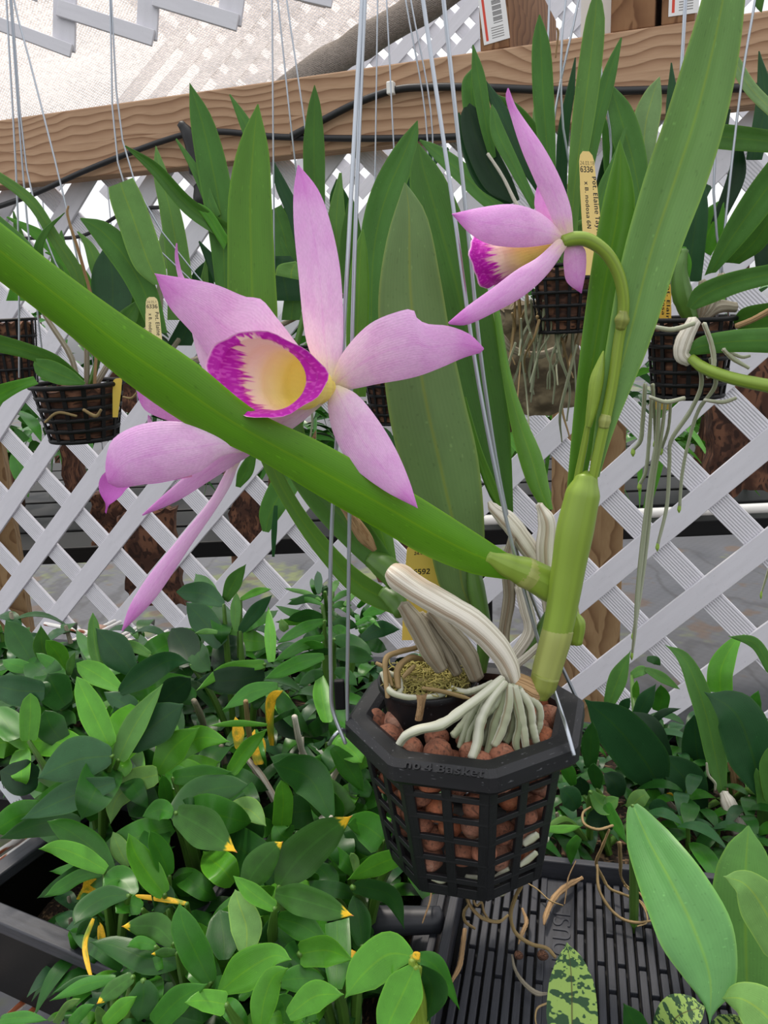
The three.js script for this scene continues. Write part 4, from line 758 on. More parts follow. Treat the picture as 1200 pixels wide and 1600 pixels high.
plantTag([[227, 464], [247, 464], [256, 560], [228, 560]], 0.86, tagT([['24.05.1', 24, 110, 60, 0], ['6336', 20, 200, 96, 0, true], ['Pot. Elaine', 180, 260, 84, 1.571, true], ['x B. nodosa', 60, 290, 76, 1.571, true]], 256, 1100, CRM), 'small cream plant tag behind the left petal');
plantTag([[1034, 420], [1050, 420], [1046, 640], [1022, 640]], 0.73, tagT([['Pot. Elaine', 150, 120, 100, 1.571, true], ['nodosa', 50, 200, 90, 1.571, true]], 256, 1600, '#eac04c'), 'yellow plant tag tucked in the right hanging basket');
plantTag([[176, 592], [192, 590], [184, 652], [176, 652]], 0.93, tagT([], 64, 256, '#d8b94a'), 'stained yellow tag clipped to the left hanging basket');

const hang = (label, base) => thing('hanging_orchid', label, 'orchid', base);
const lf = (t, l, r, z, mat, o = {}) => part('leaf', bladeE(l, r, { z, thick: 0.0018, ns: 20, na: 8, fold: 0.1, ...o }), mat, t);
const stem = (t, sp, z, mat = M.stemD, name = 'stem') => part(name, tubeV(sp, { z, sides: 9, seg: 18, bump: 0.06 }), mat, t);
const rootsOf = (t, list, z, mat = M.rootG, tip) => { for (const sp of list) { const r = part('root', tubeV(sp, { z, sides: 6, seg: 36, bump: 0.12, bf: 30 }), mat, t); if (tip) { const e = sp[sp.length - 1]; part('root_tip', tubeV([[e[0], e[1] - 1, e[2]], [e[0] - 1, e[1] + 6, e[2] * 1.2], [e[0] - 1, e[1] + 11, e[2] * 0.5]], { z: Array.isArray(z) ? z[z.length - 1] : z, sides: 6 }), M.rootTip, r); } } };

// left basket
netBasket(121, 600, 0.95, 140, 84, 'black net basket of bark hanging at the left', [[[30, 590], [28, 340], [10, 0], [4, -140]], [[190, 590], [60, 345], [18, 0], [6, -140]], [[155, 575], [105, 330], [45, 90], [22, 0], [10, -140]], [[70, 585], [42, 340], [16, 0], [5, -140]]], { n: 14, rows: 5 });
{
  const t = hang('orchid with narrow leaves in the left hanging basket', P(125, 600, 0.95));
  lf(t, [[240, 445], [212, 420], [185, 350], [172, 310], [170, 293]], [[262, 445], [258, 410], [236, 340], [220, 300], [208, 278]], [0.9, 0.9], G.midb, { bulge: 0.06 });
  lf(t, [[235, 520], [195, 440], [160, 390], [125, 342]], [[262, 520], [245, 450], [205, 378], [165, 346], [126, 340]], [0.92, 0.9], G.mid);
  lf(t, [[160, 520], [145, 470], [146, 420], [164, 384]], [[190, 520], [207, 470], [205, 420], [168, 384]], [0.94, 0.95], G.dark);
  lf(t, [[165, 520], [185, 490], [212, 470]], [[200, 520], [215, 500], [218, 472]], 0.93, G.deep);
  lf(t, [[120, 470], [110, 430], [80, 380], [40, 318], [-30, 265]], [[134, 462], [128, 420], [92, 365], [52, 306], [-30, 250]], [0.94, 0.88], G.midb);
  lf(t, [[60, 420], [52, 392], [66, 360], [98, 334]], [[72, 418], [68, 388], [78, 362], [102, 332]], [0.92, 0.9], G.mid);
  lf(t, [[60, 460], [40, 400], [-20, 340]], [[80, 455], [55, 390], [-20, 320]], 0.9, G.mid);
  lf(t, [[140, 470], [110, 430], [50, 370], [10, 340]], [[155, 465], [130, 425], [75, 365], [12, 338]], [0.97, 0.98], G.lowb);
  lf(t, [[130, 600], [80, 575], [40, 560], [-30, 545]], [[132, 592], [90, 555], [40, 535], [-30, 515]], [0.9, 0.86], G.deep); lf(t, [[130, 602], [90, 600], [58, 585], [52, 570]], [[134, 598], [112, 578], [80, 562], [54, 560]], [0.89, 0.88], G.mid);
  lf(t, [[60, 600], [30, 612], [-20, 645]], [[52, 588], [20, 595], [-20, 605]], [0.88, 0.84], G.lowb);
  stem(t, [[120, 600, 10], [112, 560, 9], [60, 470, 7], [62, 420, 6]], 0.93, M.paperD); stem(t, [[136, 600, 9], [134, 520, 8], [125, 470, 7]], 0.95, M.paperD); stem(t, [[142, 600, 10], [160, 540, 9], [172, 510, 9]], 0.95, M.stemD); stem(t, [[150, 600, 10], [190, 540, 9], [245, 500, 9], [250, 440, 9]], 0.94, M.paperD);
  stem(t, [[148, 600, 5], [150, 500, 5], [125, 400, 5], [105, 332, 4], [107, 322, 3]], 0.93, M.husk); stem(t, [[118, 598, 10], [70, 560, 10], [0, 540, 8]], [0.92, 0.88], M.husk);
  rootsOf(t, [[[70, 660, 4], [90, 645, 5], [120, 650, 4]], [[130, 640, 5], [150, 650, 6], [158, 640, 4]], [[192, 620, 3], [205, 622, 4], [215, 612, 3]]], 0.9, M.rootT);
}
{
  const t = hang('orchid with mixed green leaves between the left basket and the open flower', P(215, 560, 1.02));
  for (const [l, r, z, m] of [[[[180, 560], [190, 500], [210, 440], [215, 400]], [[215, 560], [235, 500], [240, 440], [218, 400]], 1.0, G.deep], [[[70, 500], [85, 450], [80, 400], [95, 360]], [[100, 500], [115, 450], [108, 400], [97, 360]], 1.03, G.mid], [[[10, 470], [25, 420], [30, 380]], [[40, 470], [55, 420], [32, 380]], 1.05, G.lowb], [[[260, 540], [290, 480], [300, 430], [330, 400]], [[300, 540], [325, 480], [335, 440], [332, 400]], 1.03, G.dark], [[[120, 470], [105, 440], [95, 410], [70, 395]], [[150, 465], [140, 430], [115, 405], [72, 393]], 1.02, G.lowb], [[[200, 470], [150, 440], [130, 380], [120, 362]], [[215, 455], [175, 425], [145, 380], [122, 361]], 1.04, G.midb], [[[240, 420], [250, 370], [262, 340]], [[270, 420], [275, 370], [264, 340]], 1.05, G.pale], [[[0, 420], [20, 380], [20, 330]], [[30, 420], [40, 380], [22, 330]], 1.06, G.deep], [[[380, 520], [400, 470], [395, 420]], [[420, 520], [430, 470], [397, 420]], 1.03, G.mid], [[[520, 460], [560, 400], [600, 380]], [[545, 470], [590, 430], [602, 382]], 1.06, G.lowd], [[[420, 380], [440, 330], [470, 300]], [[445, 390], [465, 350], [472, 302]], 1.07, G.lowd], [[[520, 340], [515, 310], [525, 280]], [[555, 345], [545, 310], [527, 280]], 1.08, G.lowd]]) lf(t, l, r, z, m);
  for (const [x, y] of [[195, 560], [90, 500], [280, 530], [400, 515], [535, 460]]) stem(t, [[215, 590, 9], [(215 + x) / 2, (590 + y) / 2 + 12, 8], [x, y, 8]], 1.03, M.paperD);
}
// pot at the left edge
netBasket(12, 500, 1.12, 84, 100, 'black pot of pale bark cut by the left edge', [[[-25, 500], [-30, 0]]], { n: 18, rows: 4 });
// basket hidden behind the open flower
netBasket(462, 545, 0.98, 96, 70, 'black net basket half hidden behind the open flower', [[[425, 545], [207, 330], [172, 0], [168, -120]], [[420, 560], [212, 290], [174, 0], [168, -120]], [[430, 545], [428, 330], [425, 0]], [[500, 545], [462, 260], [434, 0]], [[505, 545], [486, 275], [448, 0]]]);
{
  const t = hang('orchid with tall upright leaves behind the open flower', P(460, 545, 0.98));
  lf(t, [[340, 470], [326, 360], [308, 260], [297, 180], [296, 130]], [[365, 470], [368, 350], [358, 270], [330, 180], [297, 130]], [0.97, 0.95], G.mid, { fold: 0.14 });
  lf(t, [[262, 500], [262, 430], [250, 330], [240, 270], [243, 228]], [[304, 500], [300, 430], [285, 340], [262, 270], [244, 228]], [0.99, 1.0], G.midb);
  lf(t, [[360, 382], [290, 335], [235, 270], [195, 229]], [[360, 352], [300, 310], [245, 254], [196, 227]], [0.96, 0.94], G.deep, { fold: 0.22 });
  lf(t, [[350, 390], [310, 330], [284, 312]], [[358, 372], [325, 325], [286, 310]], 0.955, G.lowb);
  lf(t, [[330, 345], [300, 270], [274, 218]], [[345, 335], [315, 268], [276, 216]], 0.96, G.mid);
  lf(t, [[400, 260], [380, 210], [358, 148]], [[412, 250], [395, 195], [360, 147]], 1.0, G.mid); lf(t, [[475, 400], [475, 300], [474, 225], [482, 165], [491, 133]], [[508, 400], [508, 300], [507, 225], [500, 160], [492, 133]], [0.97, 0.97], G.deep);
  lf(t, [[470, 420], [450, 340], [430, 290], [425, 250]], [[490, 415], [470, 330], [450, 290], [427, 250]], 0.99, G.dark); lf(t, [[430, 420], [425, 370], [420, 330]], [[475, 420], [465, 370], [440, 320]], 1.02, G.mid);
  lf(t, [[420, 470], [410, 420], [430, 400]], [[480, 470], [475, 430], [455, 400]], 1.0, G.dark); lf(t, [[430, 430], [435, 415], [462, 408]], [[480, 440], [475, 420], [464, 410]], 0.96, G.midb);
  lf(t, [[440, 500], [445, 440], [430, 370]], [[470, 500], [472, 440], [440, 370]], 1.02, G.mid); lf(t, [[500, 500], [510, 420], [512, 340], [530, 270]], [[530, 500], [540, 430], [540, 350], [534, 270]], 1.04, G.midb);
  lf(t, [[355, 470], [335, 440], [310, 378]], [[370, 470], [362, 430], [312, 376]], 1.0, G.dark); lf(t, [[300, 480], [312, 440], [322, 400]], [[330, 480], [326, 440], [324, 400]], 1.01, G.midb);
  stem(t, [[455, 545, 10], [420, 500, 10], [360, 460, 10]], 0.97, M.paperD); stem(t, [[462, 545, 10], [480, 470, 10], [490, 400, 12]], 0.97); stem(t, [[450, 545, 8], [330, 520, 8], [285, 490, 9]], 0.99, M.paperD); stem(t, [[470, 548, 9], [500, 520, 9], [515, 495, 9]], 1.02);
  rootsOf(t, [[[440, 610, 4], [430, 660, 4], [428, 720, 3]], [[480, 610, 4], [488, 650, 4], [484, 690, 3]]], 0.97, M.rootG);
}
// basket behind the middle leaves
netBasket(612, 585, 1.0, 90, 74, 'black net basket behind the broad middle leaf', [[[580, 585], [586, 280], [590, 0]], [[640, 585], [620, 310], [604, 0]], [[650, 585], [668, 220], [634, 0]], [[655, 585], [676, 210], [642, 0]]]);
{
  const t = hang('orchid with broad slanting leaves behind the middle leaves', P(612, 585, 1.0));
  lf(t, [[560, 520], [560, 430], [566, 350], [585, 285], [622, 222], [652, 188]], [[600, 520], [606, 400], [628, 310], [648, 250], [654, 205], [653, 189]], [0.97, 0.96], G.mid, { fold: 0.12 });
  lf(t, [[800, 350], [755, 322], [715, 285], [680, 250], [655, 220]], [[795, 325], [750, 275], [710, 242], [680, 225], [656, 218]], [0.95, 0.97], G.mid);
  lf(t, [[545, 480], [530, 400], [540, 330], [548, 300]], [[575, 480], [572, 410], [562, 350], [549, 300]], 0.99, G.deep); lf(t, [[590, 440], [600, 390], [640, 360]], [[620, 450], [640, 400], [645, 362]], 1.03, G.lowb); lf(t, [[600, 300], [640, 250], [700, 230]], [[620, 330], [670, 270], [702, 234]], 1.05, G.dark);
  stem(t, [[610, 585, 10], [590, 540, 10], [578, 510, 12]], 0.97); stem(t, [[618, 585, 10], [700, 460, 10], [790, 345, 10]], 0.97, M.paperD);
  lf(t, [[410, 830], [405, 800], [430, 740], [470, 690]], [[420, 832], [450, 790], [480, 740], [500, 690]], 0.95, G.mid); lf(t, [[368, 760], [372, 735], [395, 700]], [[376, 762], [395, 740], [402, 700]], 0.98, G.deep); lf(t, [[425, 870], [424, 830], [428, 790]], [[429, 870], [433, 830], [434, 790]], 0.94, G.dark);
}
// plant behind the upper right flower, with its mass of roots
netBasket(880, 415, 0.74, 108, 100, 'black net basket with grey roots behind the upper right flower', [[[845, 415], [868, 170], [904, 0], [920, -120]], [[925, 415], [880, 200], [878, 60], [884, 0], [890, -120]], [[935, 415], [955, 230], [940, 120], [925, -120]]], { n: 16, rows: 5 });
{
  const t = hang('orchid with a fan of upright leaves behind the upper right flower', P(885, 415, 0.74));
  lf(t, [[850, 380], [843, 250], [832, 150], [832, 60], [842, 23]], [[868, 380], [868, 250], [865, 150], [858, 65], [844, 23]], [0.74, 0.72], G.mid, { fold: 0.16 });
  lf(t, [[882, 400], [886, 300], [892, 200], [902, 110], [917, 20], [930, -15]], [[900, 400], [906, 310], [926, 200], [939, 110], [944, 20], [935, -15]], [0.73, 0.70], G.midb, { fold: 0.16 });
  lf(t, [[895, 390], [905, 290], [920, 190], [945, 105], [970, 58]], [[908, 390], [918, 310], [942, 200], [960, 130], [972, 60]], [0.74, 0.73], G.mid, { fold: 0.12 }); lf(t, [[868, 380], [868, 280], [872, 200], [888, 130], [898, 90]], [[888, 380], [886, 280], [890, 200], [898, 140], [900, 90]], 0.755, G.dark);
  lf(t, [[730, 200], [722, 160], [723, 125], [736, 108]], [[760, 200], [752, 150], [748, 120], [738, 108]], 0.77, G.mid);
  lf(t, [[800, 318], [762, 300], [728, 235], [719, 185], [728, 160]], [[812, 312], [800, 280], [772, 225], [750, 175], [732, 160]], [0.76, 0.77], G.darker); lf(t, [[790, 320], [745, 290], [720, 230], [713, 190], [716, 176]], [[800, 318], [765, 290], [735, 230], [724, 190], [718, 176]], [0.77, 0.775], G.dark);
  lf(t, [[765, 250], [748, 190], [737, 120], [738, 70]], [[775, 245], [767, 180], [757, 115], [740, 70]], [0.76, 0.75], G.mid);
  lf(t, [[832, 330], [795, 265], [768, 215], [765, 180], [768, 163]], [[840, 318], [812, 255], [785, 195], [775, 172], [769, 163]], [0.74, 0.74], G.mid); lf(t, [[838, 300], [795, 235], [765, 160], [757, 125]], [[845, 290], [828, 235], [790, 165], [759, 125]], [0.755, 0.76], G.dark);
  lf(t, [[845, 230], [815, 190], [790, 165], [776, 150]], [[852, 222], [835, 190], [805, 160], [778, 148]], 0.765, G.deep); lf(t, [[838, 240], [832, 180], [836, 160]], [[850, 240], [846, 180], [838, 160]], 0.77, G.pale);
  lf(t, [[990, 330], [968, 260], [948, 185], [952, 130]], [[1014, 310], [1008, 235], [985, 165], [954, 130]], [0.745, 0.74], G.mid); lf(t, [[960, 350], [945, 280], [940, 200], [938, 165]], [[985, 350], [975, 290], [955, 210], [940, 165]], 0.76, G.mid); lf(t, [[1000, 270], [988, 230], [990, 180], [1010, 140], [1030, 120]], [[1018, 270], [1025, 220], [1033, 170], [1033, 140], [1031, 120]], 0.75, G.pale);
  lf(t, [[930, 400], [925, 330], [940, 250], [955, 215]], [[955, 400], [962, 340], [965, 270], [957, 215]], 0.77, G.darker); lf(t, [[920, 365], [935, 290], [955, 250], [975, 200]], [[935, 370], [950, 300], [968, 250], [980, 198]], 0.735, G.mid); lf(t, [[896, 358], [915, 348], [936, 346]], [[897, 348], [915, 341], [936, 343]], 0.73, G.midb);
  for (const [x, y] of [[845, 300], [875, 330], [895, 330], [960, 330], [820, 310], [935, 380]]) stem(t, [[880, 420, 9], [(880 + x) / 2, 390, 9], [x, y + 50, 9]], 0.75);
  stem(t, [[762, 240, 5], [785, 275, 5], [805, 315, 6], [840, 380, 7]], 0.735, M.paper); stem(t, [[868, 90, 3], [872, 50, 4], [870, 44, 3]], 0.80, M.husk);
  const list = []; for (let i = 0; i < 34; i++) { const x = rr(800, 905), y = rr(420, 540), e = rr(-38, 18), len = rr(60, 190); list.push([[x, y, rr(3, 6)], [x + e * 0.3 + rr(-8, 8), y + len * 0.33, rr(3, 6)], [x + e * 0.7 + rr(-10, 10), y + len * 0.66, rr(2.5, 5)], [x + e, Math.min(690, y + len), 2.5]]); }
  for (let i = 0; i < list.length; i++) rootsOf(t, [list[i]], [0.73, rr(0.72, 0.78), rr(0.72, 0.78)], i % 3 ? M.rootG : M.rootT);
  rootsOf(t, [[[780, 430, 8], [772, 470, 12], [780, 520, 14], [800, 545, 14], [840, 555, 12], [870, 545, 10]]], [0.76, 0.78], M.paperD);
}
cork(775, 470, 905, 640, 0.86, 'mossy bark slab wrapped in roots behind the upper right flower', M.barkG);
// right hanging basket
netBasket(1080, 498, 0.70, 136, 118, 'black net basket hanging at the right with long dangling roots', [[[1020, 500], [1046, 400], [1060, 200], [1072, 0]], [[1068, 500], [1056, 300], [1070, 0]], [[1140, 500], [1115, 300], [1135, 100], [1160, 0], [1175, -80]], [[1120, 500], [1130, 380], [1160, 120], [1180, 0]]], { n: 18, rows: 6, taper: 0.8 });
{
  const t = hang('orchid in the right hanging basket with leaves reaching right', P(1080, 495, 0.70));
  lf(t, [[1100, 430], [1128, 362], [1170, 292], [1225, 222]], [[1118, 425], [1160, 380], [1202, 330], [1235, 280]], [0.68, 0.64], G.mid, { fold: 0.18 }); lf(t, [[1130, 410], [1155, 380], [1200, 320], [1235, 290]], [[1155, 412], [1190, 390], [1220, 350], [1240, 330]], [0.70, 0.68], G.deep);
  lf(t, [[1180, 420], [1176, 370], [1190, 320], [1230, 280]], [[1215, 420], [1225, 380], [1235, 330], [1240, 290]], 0.72, G.darker); lf(t, [[1058, 440], [1062, 380], [1080, 310], [1100, 285]], [[1095, 440], [1102, 380], [1106, 330], [1102, 285]], 0.74, G.dark);
  lf(t, [[1072, 478], [1085, 450], [1130, 428], [1215, 410]], [[1084, 484], [1120, 470], [1160, 455], [1220, 440]], [0.665, 0.63], G.mid, { fold: 0.15 }); lf(t, [[1074, 545], [1090, 528], [1140, 516], [1220, 510]], [[1075, 556], [1100, 553], [1150, 550], [1220, 552]], [0.655, 0.62], G.mid, { bulge: 0.1 });
  lf(t, [[1145, 500], [1160, 482], [1220, 470]], [[1150, 512], [1180, 520], [1220, 522]], [0.68, 0.66], G.deep); lf(t, [[1060, 440], [1055, 400], [1068, 385]], [[1076, 440], [1080, 410], [1072, 386]], 0.69, G.lowb);
  lf(t, [[1040, 240], [1040, 170], [1048, 98]], [[1062, 240], [1062, 170], [1050, 98]], 0.78, G.dark); lf(t, [[1060, 235], [1100, 232], [1150, 236], [1220, 240]], [[1060, 200], [1100, 193], [1150, 196], [1220, 206]], 0.74, G.deep); lf(t, [[1130, 80], [1160, 140], [1220, 200]], [[1155, 90], [1180, 130], [1225, 175]], 0.72, G.pale);
  lf(t, [[1060, 300], [1080, 280], [1110, 290]], [[1065, 340], [1090, 330], [1112, 294]], 0.77, G.dark); lf(t, [[1110, 350], [1140, 260], [1150, 200]], [[1130, 350], [1165, 270], [1152, 200]], 0.78, G.darker); lf(t, [[1165, 250], [1180, 160], [1185, 80]], [[1190, 250], [1210, 160], [1187, 80]], 0.77, G.dark);
  lf(t, [[1080, 180], [1110, 175], [1140, 170]], [[1085, 230], [1130, 215], [1142, 172]], 0.79, G.darker); lf(t, [[1190, 20], [1200, -30], [1210, -60]], [[1180, 10], [1176, -30], [1208, -62]], 0.7, G.deep); lf(t, [[1080, 380], [1100, 330], [1130, 310]], [[1110, 400], [1130, 360], [1132, 312]], 0.78, G.lowb);
  stem(t, [[1085, 500, 22], [1068, 535, 26], [1065, 555, 24], [1078, 565, 18]], 0.655, M.paper, 'pseudobulb'); stem(t, [[1080, 560, 16], [1100, 575, 18], [1140, 590, 20], [1215, 606, 22]], [0.65, 0.62], M.stemG, 'pseudobulb'); stem(t, [[1080, 500, 26], [1066, 460, 32], [1062, 420, 24], [1070, 390, 12]], 0.69, M.stemD, 'pseudobulb');
  for (const [x, y] of [[1100, 440], [1130, 430], [1115, 460], [1150, 480]]) stem(t, [[1090, 505, 14], [(1090 + x) / 2, 480, 22], [x, y, 16]], 0.69, M.paperD, 'pseudobulb'); stem(t, [[1150, 510, 9], [1175, 500, 9], [1200, 487, 10], [1212, 480, 6]], [0.66, 0.64], M.husk);
  const drop = [[[1008, 600, 7], [1004, 660, 7], [1000, 690, 7], [990, 702, 6]], [[1018, 620, 6], [1014, 690, 6], [1008, 740, 6], [1000, 756, 6]], [[1030, 625, 7], [1026, 690, 7], [1018, 740, 8], [1010, 800, 8], [1002, 870, 8], [996, 930, 7], [992, 985, 6], [988, 1020, 4]], [[1040, 625, 6], [1032, 690, 6], [1022, 745, 6], [1015, 810, 6], [1008, 870, 6], [1000, 930, 6], [990, 990, 5]], [[1048, 628, 5], [1044, 670, 5], [1034, 700, 5]], [[1090, 560, 7], [1096, 600, 7], [1080, 640, 7], [1048, 690, 6], [1046, 720, 6], [1042, 790, 6], [1028, 850, 5]], [[1110, 560, 7], [1118, 600, 7], [1092, 640, 6], [1076, 690, 5], [1066, 740, 5], [1062, 790, 5]], [[1020, 600, 6], [1022, 640, 5], [1024, 690, 5]]];
  rootsOf(t, drop, [0.65, 0.66], M.rootG, true);
  rootsOf(t, [[[1018, 510, 8], [1050, 515, 9], [1085, 505, 8]], [[1100, 505, 8], [1112, 540, 8], [1115, 570, 8], [1106, 590, 7]], [[1130, 545, 8], [1145, 560, 8], [1170, 575, 6]], [[1015, 620, 6], [1040, 628, 8], [1070, 622, 7]], [[1100, 625, 6], [1130, 628, 7], [1150, 622, 6]], [[1140, 550, 6], [1160, 558, 6], [1172, 556, 5]]], 0.64, M.root);
  rootsOf(t, [[[1210, 860, 4], [1198, 900, 4], [1190, 925, 3]]], 0.7, M.rootG, true);
}
// bench and shrubs beyond the lattice
{
  const t = thing('far_bench', 'black slatted bench beyond the lattice', 'bench', P(600, 800, 2.5).setY(0));
  for (let i = 0; i < 7; i++) { const z = -2.0 - i * 0.17; part('board', box(5, 0.04, 0.15, 0.004).translate(0, 0.83, z), M.plasticD, t); }
  for (const x of [-2.4, 0.24, 2.4]) for (const z of [-2.05, -3.0]) part('leg', box(0.06, 0.81, 0.06, 0.004).translate(x, 0.405, z), M.plasticD, t);
}
function shrub(px, hz, h, r, mat, label, strap) {
  const y0 = hz < 3.5 ? 0.86 : 0.5;
  const p = P(px, 800, hz), t = thing('shrub', label, 'shrub', v3(p.x, hz < 3.5 ? y0 : 0, p.z), 'plants beyond the lattice'), gs = [];
  for (let i = 0; i < (hz < 3.5 ? 90 : 170); i++) { const a = rr(0, 6.28), e = Math.acos(rr(-0.5, 1)), q = Math.cbrt(rnd()), c = v3(p.x + Math.cos(a) * Math.sin(e) * r * q, y0 + 0.16 + Math.max(0, Math.cos(e)) * (h - y0) * q, p.z + Math.sin(a) * Math.sin(e) * r * q), d = v3(rr(-1, 1), rr(-0.4, 1), rr(-1, 1)).normalize(), l = strap ? rr(0.14, 0.26) : rr(0.07, 0.13), w = strap ? 0.012 : rr(0.016, 0.03), s = d.clone().cross(v3(rr(-1, 1), rr(-1, 1), rr(-1, 1))).normalize();
    const L = [], R = []; for (let k = 0; k <= 5; k++) { const f = k / 5, m = c.clone().addScaledVector(d, l * f).add(v3(0, -l * 0.5 * f * f, 0)), ww = w * Math.sin(Math.PI * (0.1 + 0.88 * f)); L.push(m.clone().addScaledVector(s, -ww)); R.push(m.clone().addScaledVector(s, ww)); } gs.push(sheet(L, R, { na: 2, thick: 0.001, fold: 0.15 })); }
  const f = part('foliage', mergeGeometries(gs), mat, t); f.userData.kind = 'stuff'; part('trunk', tube([v3(p.x, hz < 3.5 ? y0 : 0, p.z), v3(p.x + 0.02, h * 0.9, p.z)], [0.02, 0.012], { sides: 7 }), M.bark, t);
}
[[30, 2.35, 1.2, 0.24, G.low, 0], [240, 2.7, 1.25, 0.26, G.lowd, 1], [430, 2.3, 1.2, 0.24, G.low, 1], [640, 2.7, 1.3, 0.26, G.lowd, 0], [790, 2.2, 1.25, 0.2, G.lowb, 1], [950, 2.7, 1.35, 0.26, G.lowd, 1], [1085, 2.2, 1.2, 0.2, G.lowb, 1], [1230, 2.6, 1.3, 0.26, G.low, 0], [-120, 3.2, 1.4, 0.5, G.lowd, 0], [360, 4.2, 1.6, 0.6, G.lowd, 0], [880, 4.4, 1.7, 0.7, G.low, 0], [1400, 4.4, 1.5, 0.6, G.lowd, 0], [100, 5.9, 1.6, 0.7, G.low, 0], [600, 6.2, 1.7, 0.8, G.lowd, 0], [1140, 6.4, 1.7, 0.8, G.lowd, 0], [-420, 4.6, 1.6, 0.8, G.low, 0]].forEach((a, i) => shrub(a[0], a[1], a[2], a[3], a[4], ['leafy plant beyond the lattice at the far left', 'strap-leaved plant beyond the lattice behind the drooping flower', 'strap-leaved plant beyond the lattice below the diagonal leaf', 'dark leafy plant beyond the lattice behind the middle leaves', 'bright strap-leaved plant beyond the lattice under the root mass', 'dark strap-leaved plant beyond the lattice right of the upright growth', 'bright green tuft beyond the lattice below the right basket', 'leafy plant beyond the lattice at the right edge'][i] || 'distant leafy shrub far beyond the lattice', a[5]));

// ------------------------------------------------------------------ plants on the bench
const zf = (ox, oy, s) => sp => sp.map(([x, y, w]) => [ox + x / s, oy + y / s, w / s]);
const Z2 = zf(0, 1050, 2), Z4 = zf(0, 960, 4), Z5 = zf(280, 880, 3.3333), Z6 = zf(0, 1240, 3.4286), Z7 = zf(330, 1240, 3.0769), Z8 = zf(880, 960, 3.75), Z9 = zf(850, 1150, 3.4286);
// a leafy plant whose leaves are [zoom, spine, heights, material, options]; canes run from the leaf bases to the pot
function benchPlant(name, label, category, leaves, group, cane = M.stemD) {
  const bases = leaves.map(l => { const s = l[0](l[1])[0], h = zAt(l[2], 0); return l[4]?.z !== undefined ? P(s[0], s[1], zAt(l[4].z, 0)) : PH(s[0], s[1], h); });
  const c = bases.reduce((a, b) => a.add(b), v3(0, 0, 0)).multiplyScalar(1 / bases.length); const foot = v3(c.x, BENCH - 0.036, c.z - 0.01);
  const t = thing(name, label, category, foot, group);
  leaves.forEach((l, i) => {
    const o = { h: l[2], roll: rr(-24, 24), fold: rr(0.06, 0.16), bulge: rr(-0.02, 0.06), thick: 0.0011, ns: 18, na: 6, twist: rr(-0.25, 0.25), ...(l[4] || {}) }; if (o.z !== undefined) delete o.h;
    part('leaf', bladeS(l[0](l[1]), o), l[3], t);
  });
  // lower leaves of the same shoots, half hidden under the upper ones
  if (label.includes('left') || label.includes('lower') || label.includes('edge') || label.includes('sepal') || label.includes('cane')) if (leaves[0][4]?.z === undefined) leaves.forEach((l, i) => {
    if (l[3] === G.yellow || (name === 'tall_cane_orchid' && i % 2)) return; const s = l[0](l[1]), a = s[0], e = s[s.length - 1], len = Math.hypot(e[0] - a[0], e[1] - a[1]) * rr(0.75, 1.1), w = Math.max(...s.map(q => q[2])) * rr(0.8, 1.05);
    for (let k = 0; k < 2; k++) { const ang = rr(0, 6.283), x = a[0] + rr(-18, 18), y = a[1] + rr(-14, 14), c = Math.cos(ang), d = Math.sin(ang) * 0.8, h0 = Math.max(0.012, zAt(l[2], 0) - rr(0.015, 0.04)); part('leaf', bladeS([[x, y, w * 0.5], [x + c * len * 0.35, y + d * len * 0.35 - 3, w], [x + c * len * 0.7, y + d * len * 0.7, w * 0.85], [x + c * len, y + d * len, 4]], { h: [h0, h0 + 0.012, h0 - 0.006], roll: rr(-25, 25), fold: rr(0.06, 0.16), thick: 0.001, ns: 14, na: 4 }), [G.low, G.lowd, G.lowd, G.low, G.lowb][Math.floor(rnd() * 5)], t); }
  });
  const nc = Math.min(bases.length, 5); for (let i = 0; i < nc; i++) { const b = bases[Math.floor(i * bases.length / nc)], f = foot.clone().add(v3(rr(-0.008, 0.008), 0, rr(-0.008, 0.008))); const m = f.clone().lerp(b, 0.6); m.y = lerp(f.y, b.y, 0.75); part('cane', tube([f, m, b], [0.0028, 0.003, 0.0016], { sides: 7, seg: 14, bump: 0.08 }), cane, t); }
  return t;
}
const A = (z, sp, h, m, o) => [z, sp, h, m, o];
benchPlant('leafy_orchid', 'leafy orchid with pale-tipped leaves hanging over the tray rim at lower left', 'orchid', [
  A(Z6, [[600, 420, 60], [480, 280, 140], [350, 190, 115], [252, 148, 40]], [0.05, 0.075], G.low), A(Z6, [[570, 410, 60], [420, 330, 110], [300, 290, 80], [205, 297, 14]], [0.06, 0.075], G.lowb), A(Z6, [[560, 420, 40], [430, 440, 70], [330, 500, 75], [235, 552, 10]], [0.055, 0.05], G.low),
  A(Z6, [[720, 545, 60], [640, 460, 140], [550, 500, 70]], [0.05, 0.055], G.low), A(Z6, [[690, 545, 40], [560, 560, 115], [450, 630, 110], [395, 705, 30]], [0.055, 0.05], G.lowd), A(Z6, [[500, 670, 20], [455, 800, 28], [470, 920, 26], [502, 1022, 12]], [0.05, 0.04], G.yellow), A(Z6, [[440, 570, 60], [480, 510, 75], [490, 455, 75]], [0.03, 0.045], G.yellow, { point: 0 }),
  A(Z6, [[690, 390, 40], [640, 290, 95], [605, 205, 40]], [0.05, 0.065], G.midb), A(Z6, [[430, 800, 60], [480, 720, 110], [520, 660, 40]], [0.02, 0.04], G.lowd), A(Z6, [[560, 870, 40], [545, 770, 40], [535, 690, 30]], [0.02, 0.035], G.yellow)]);
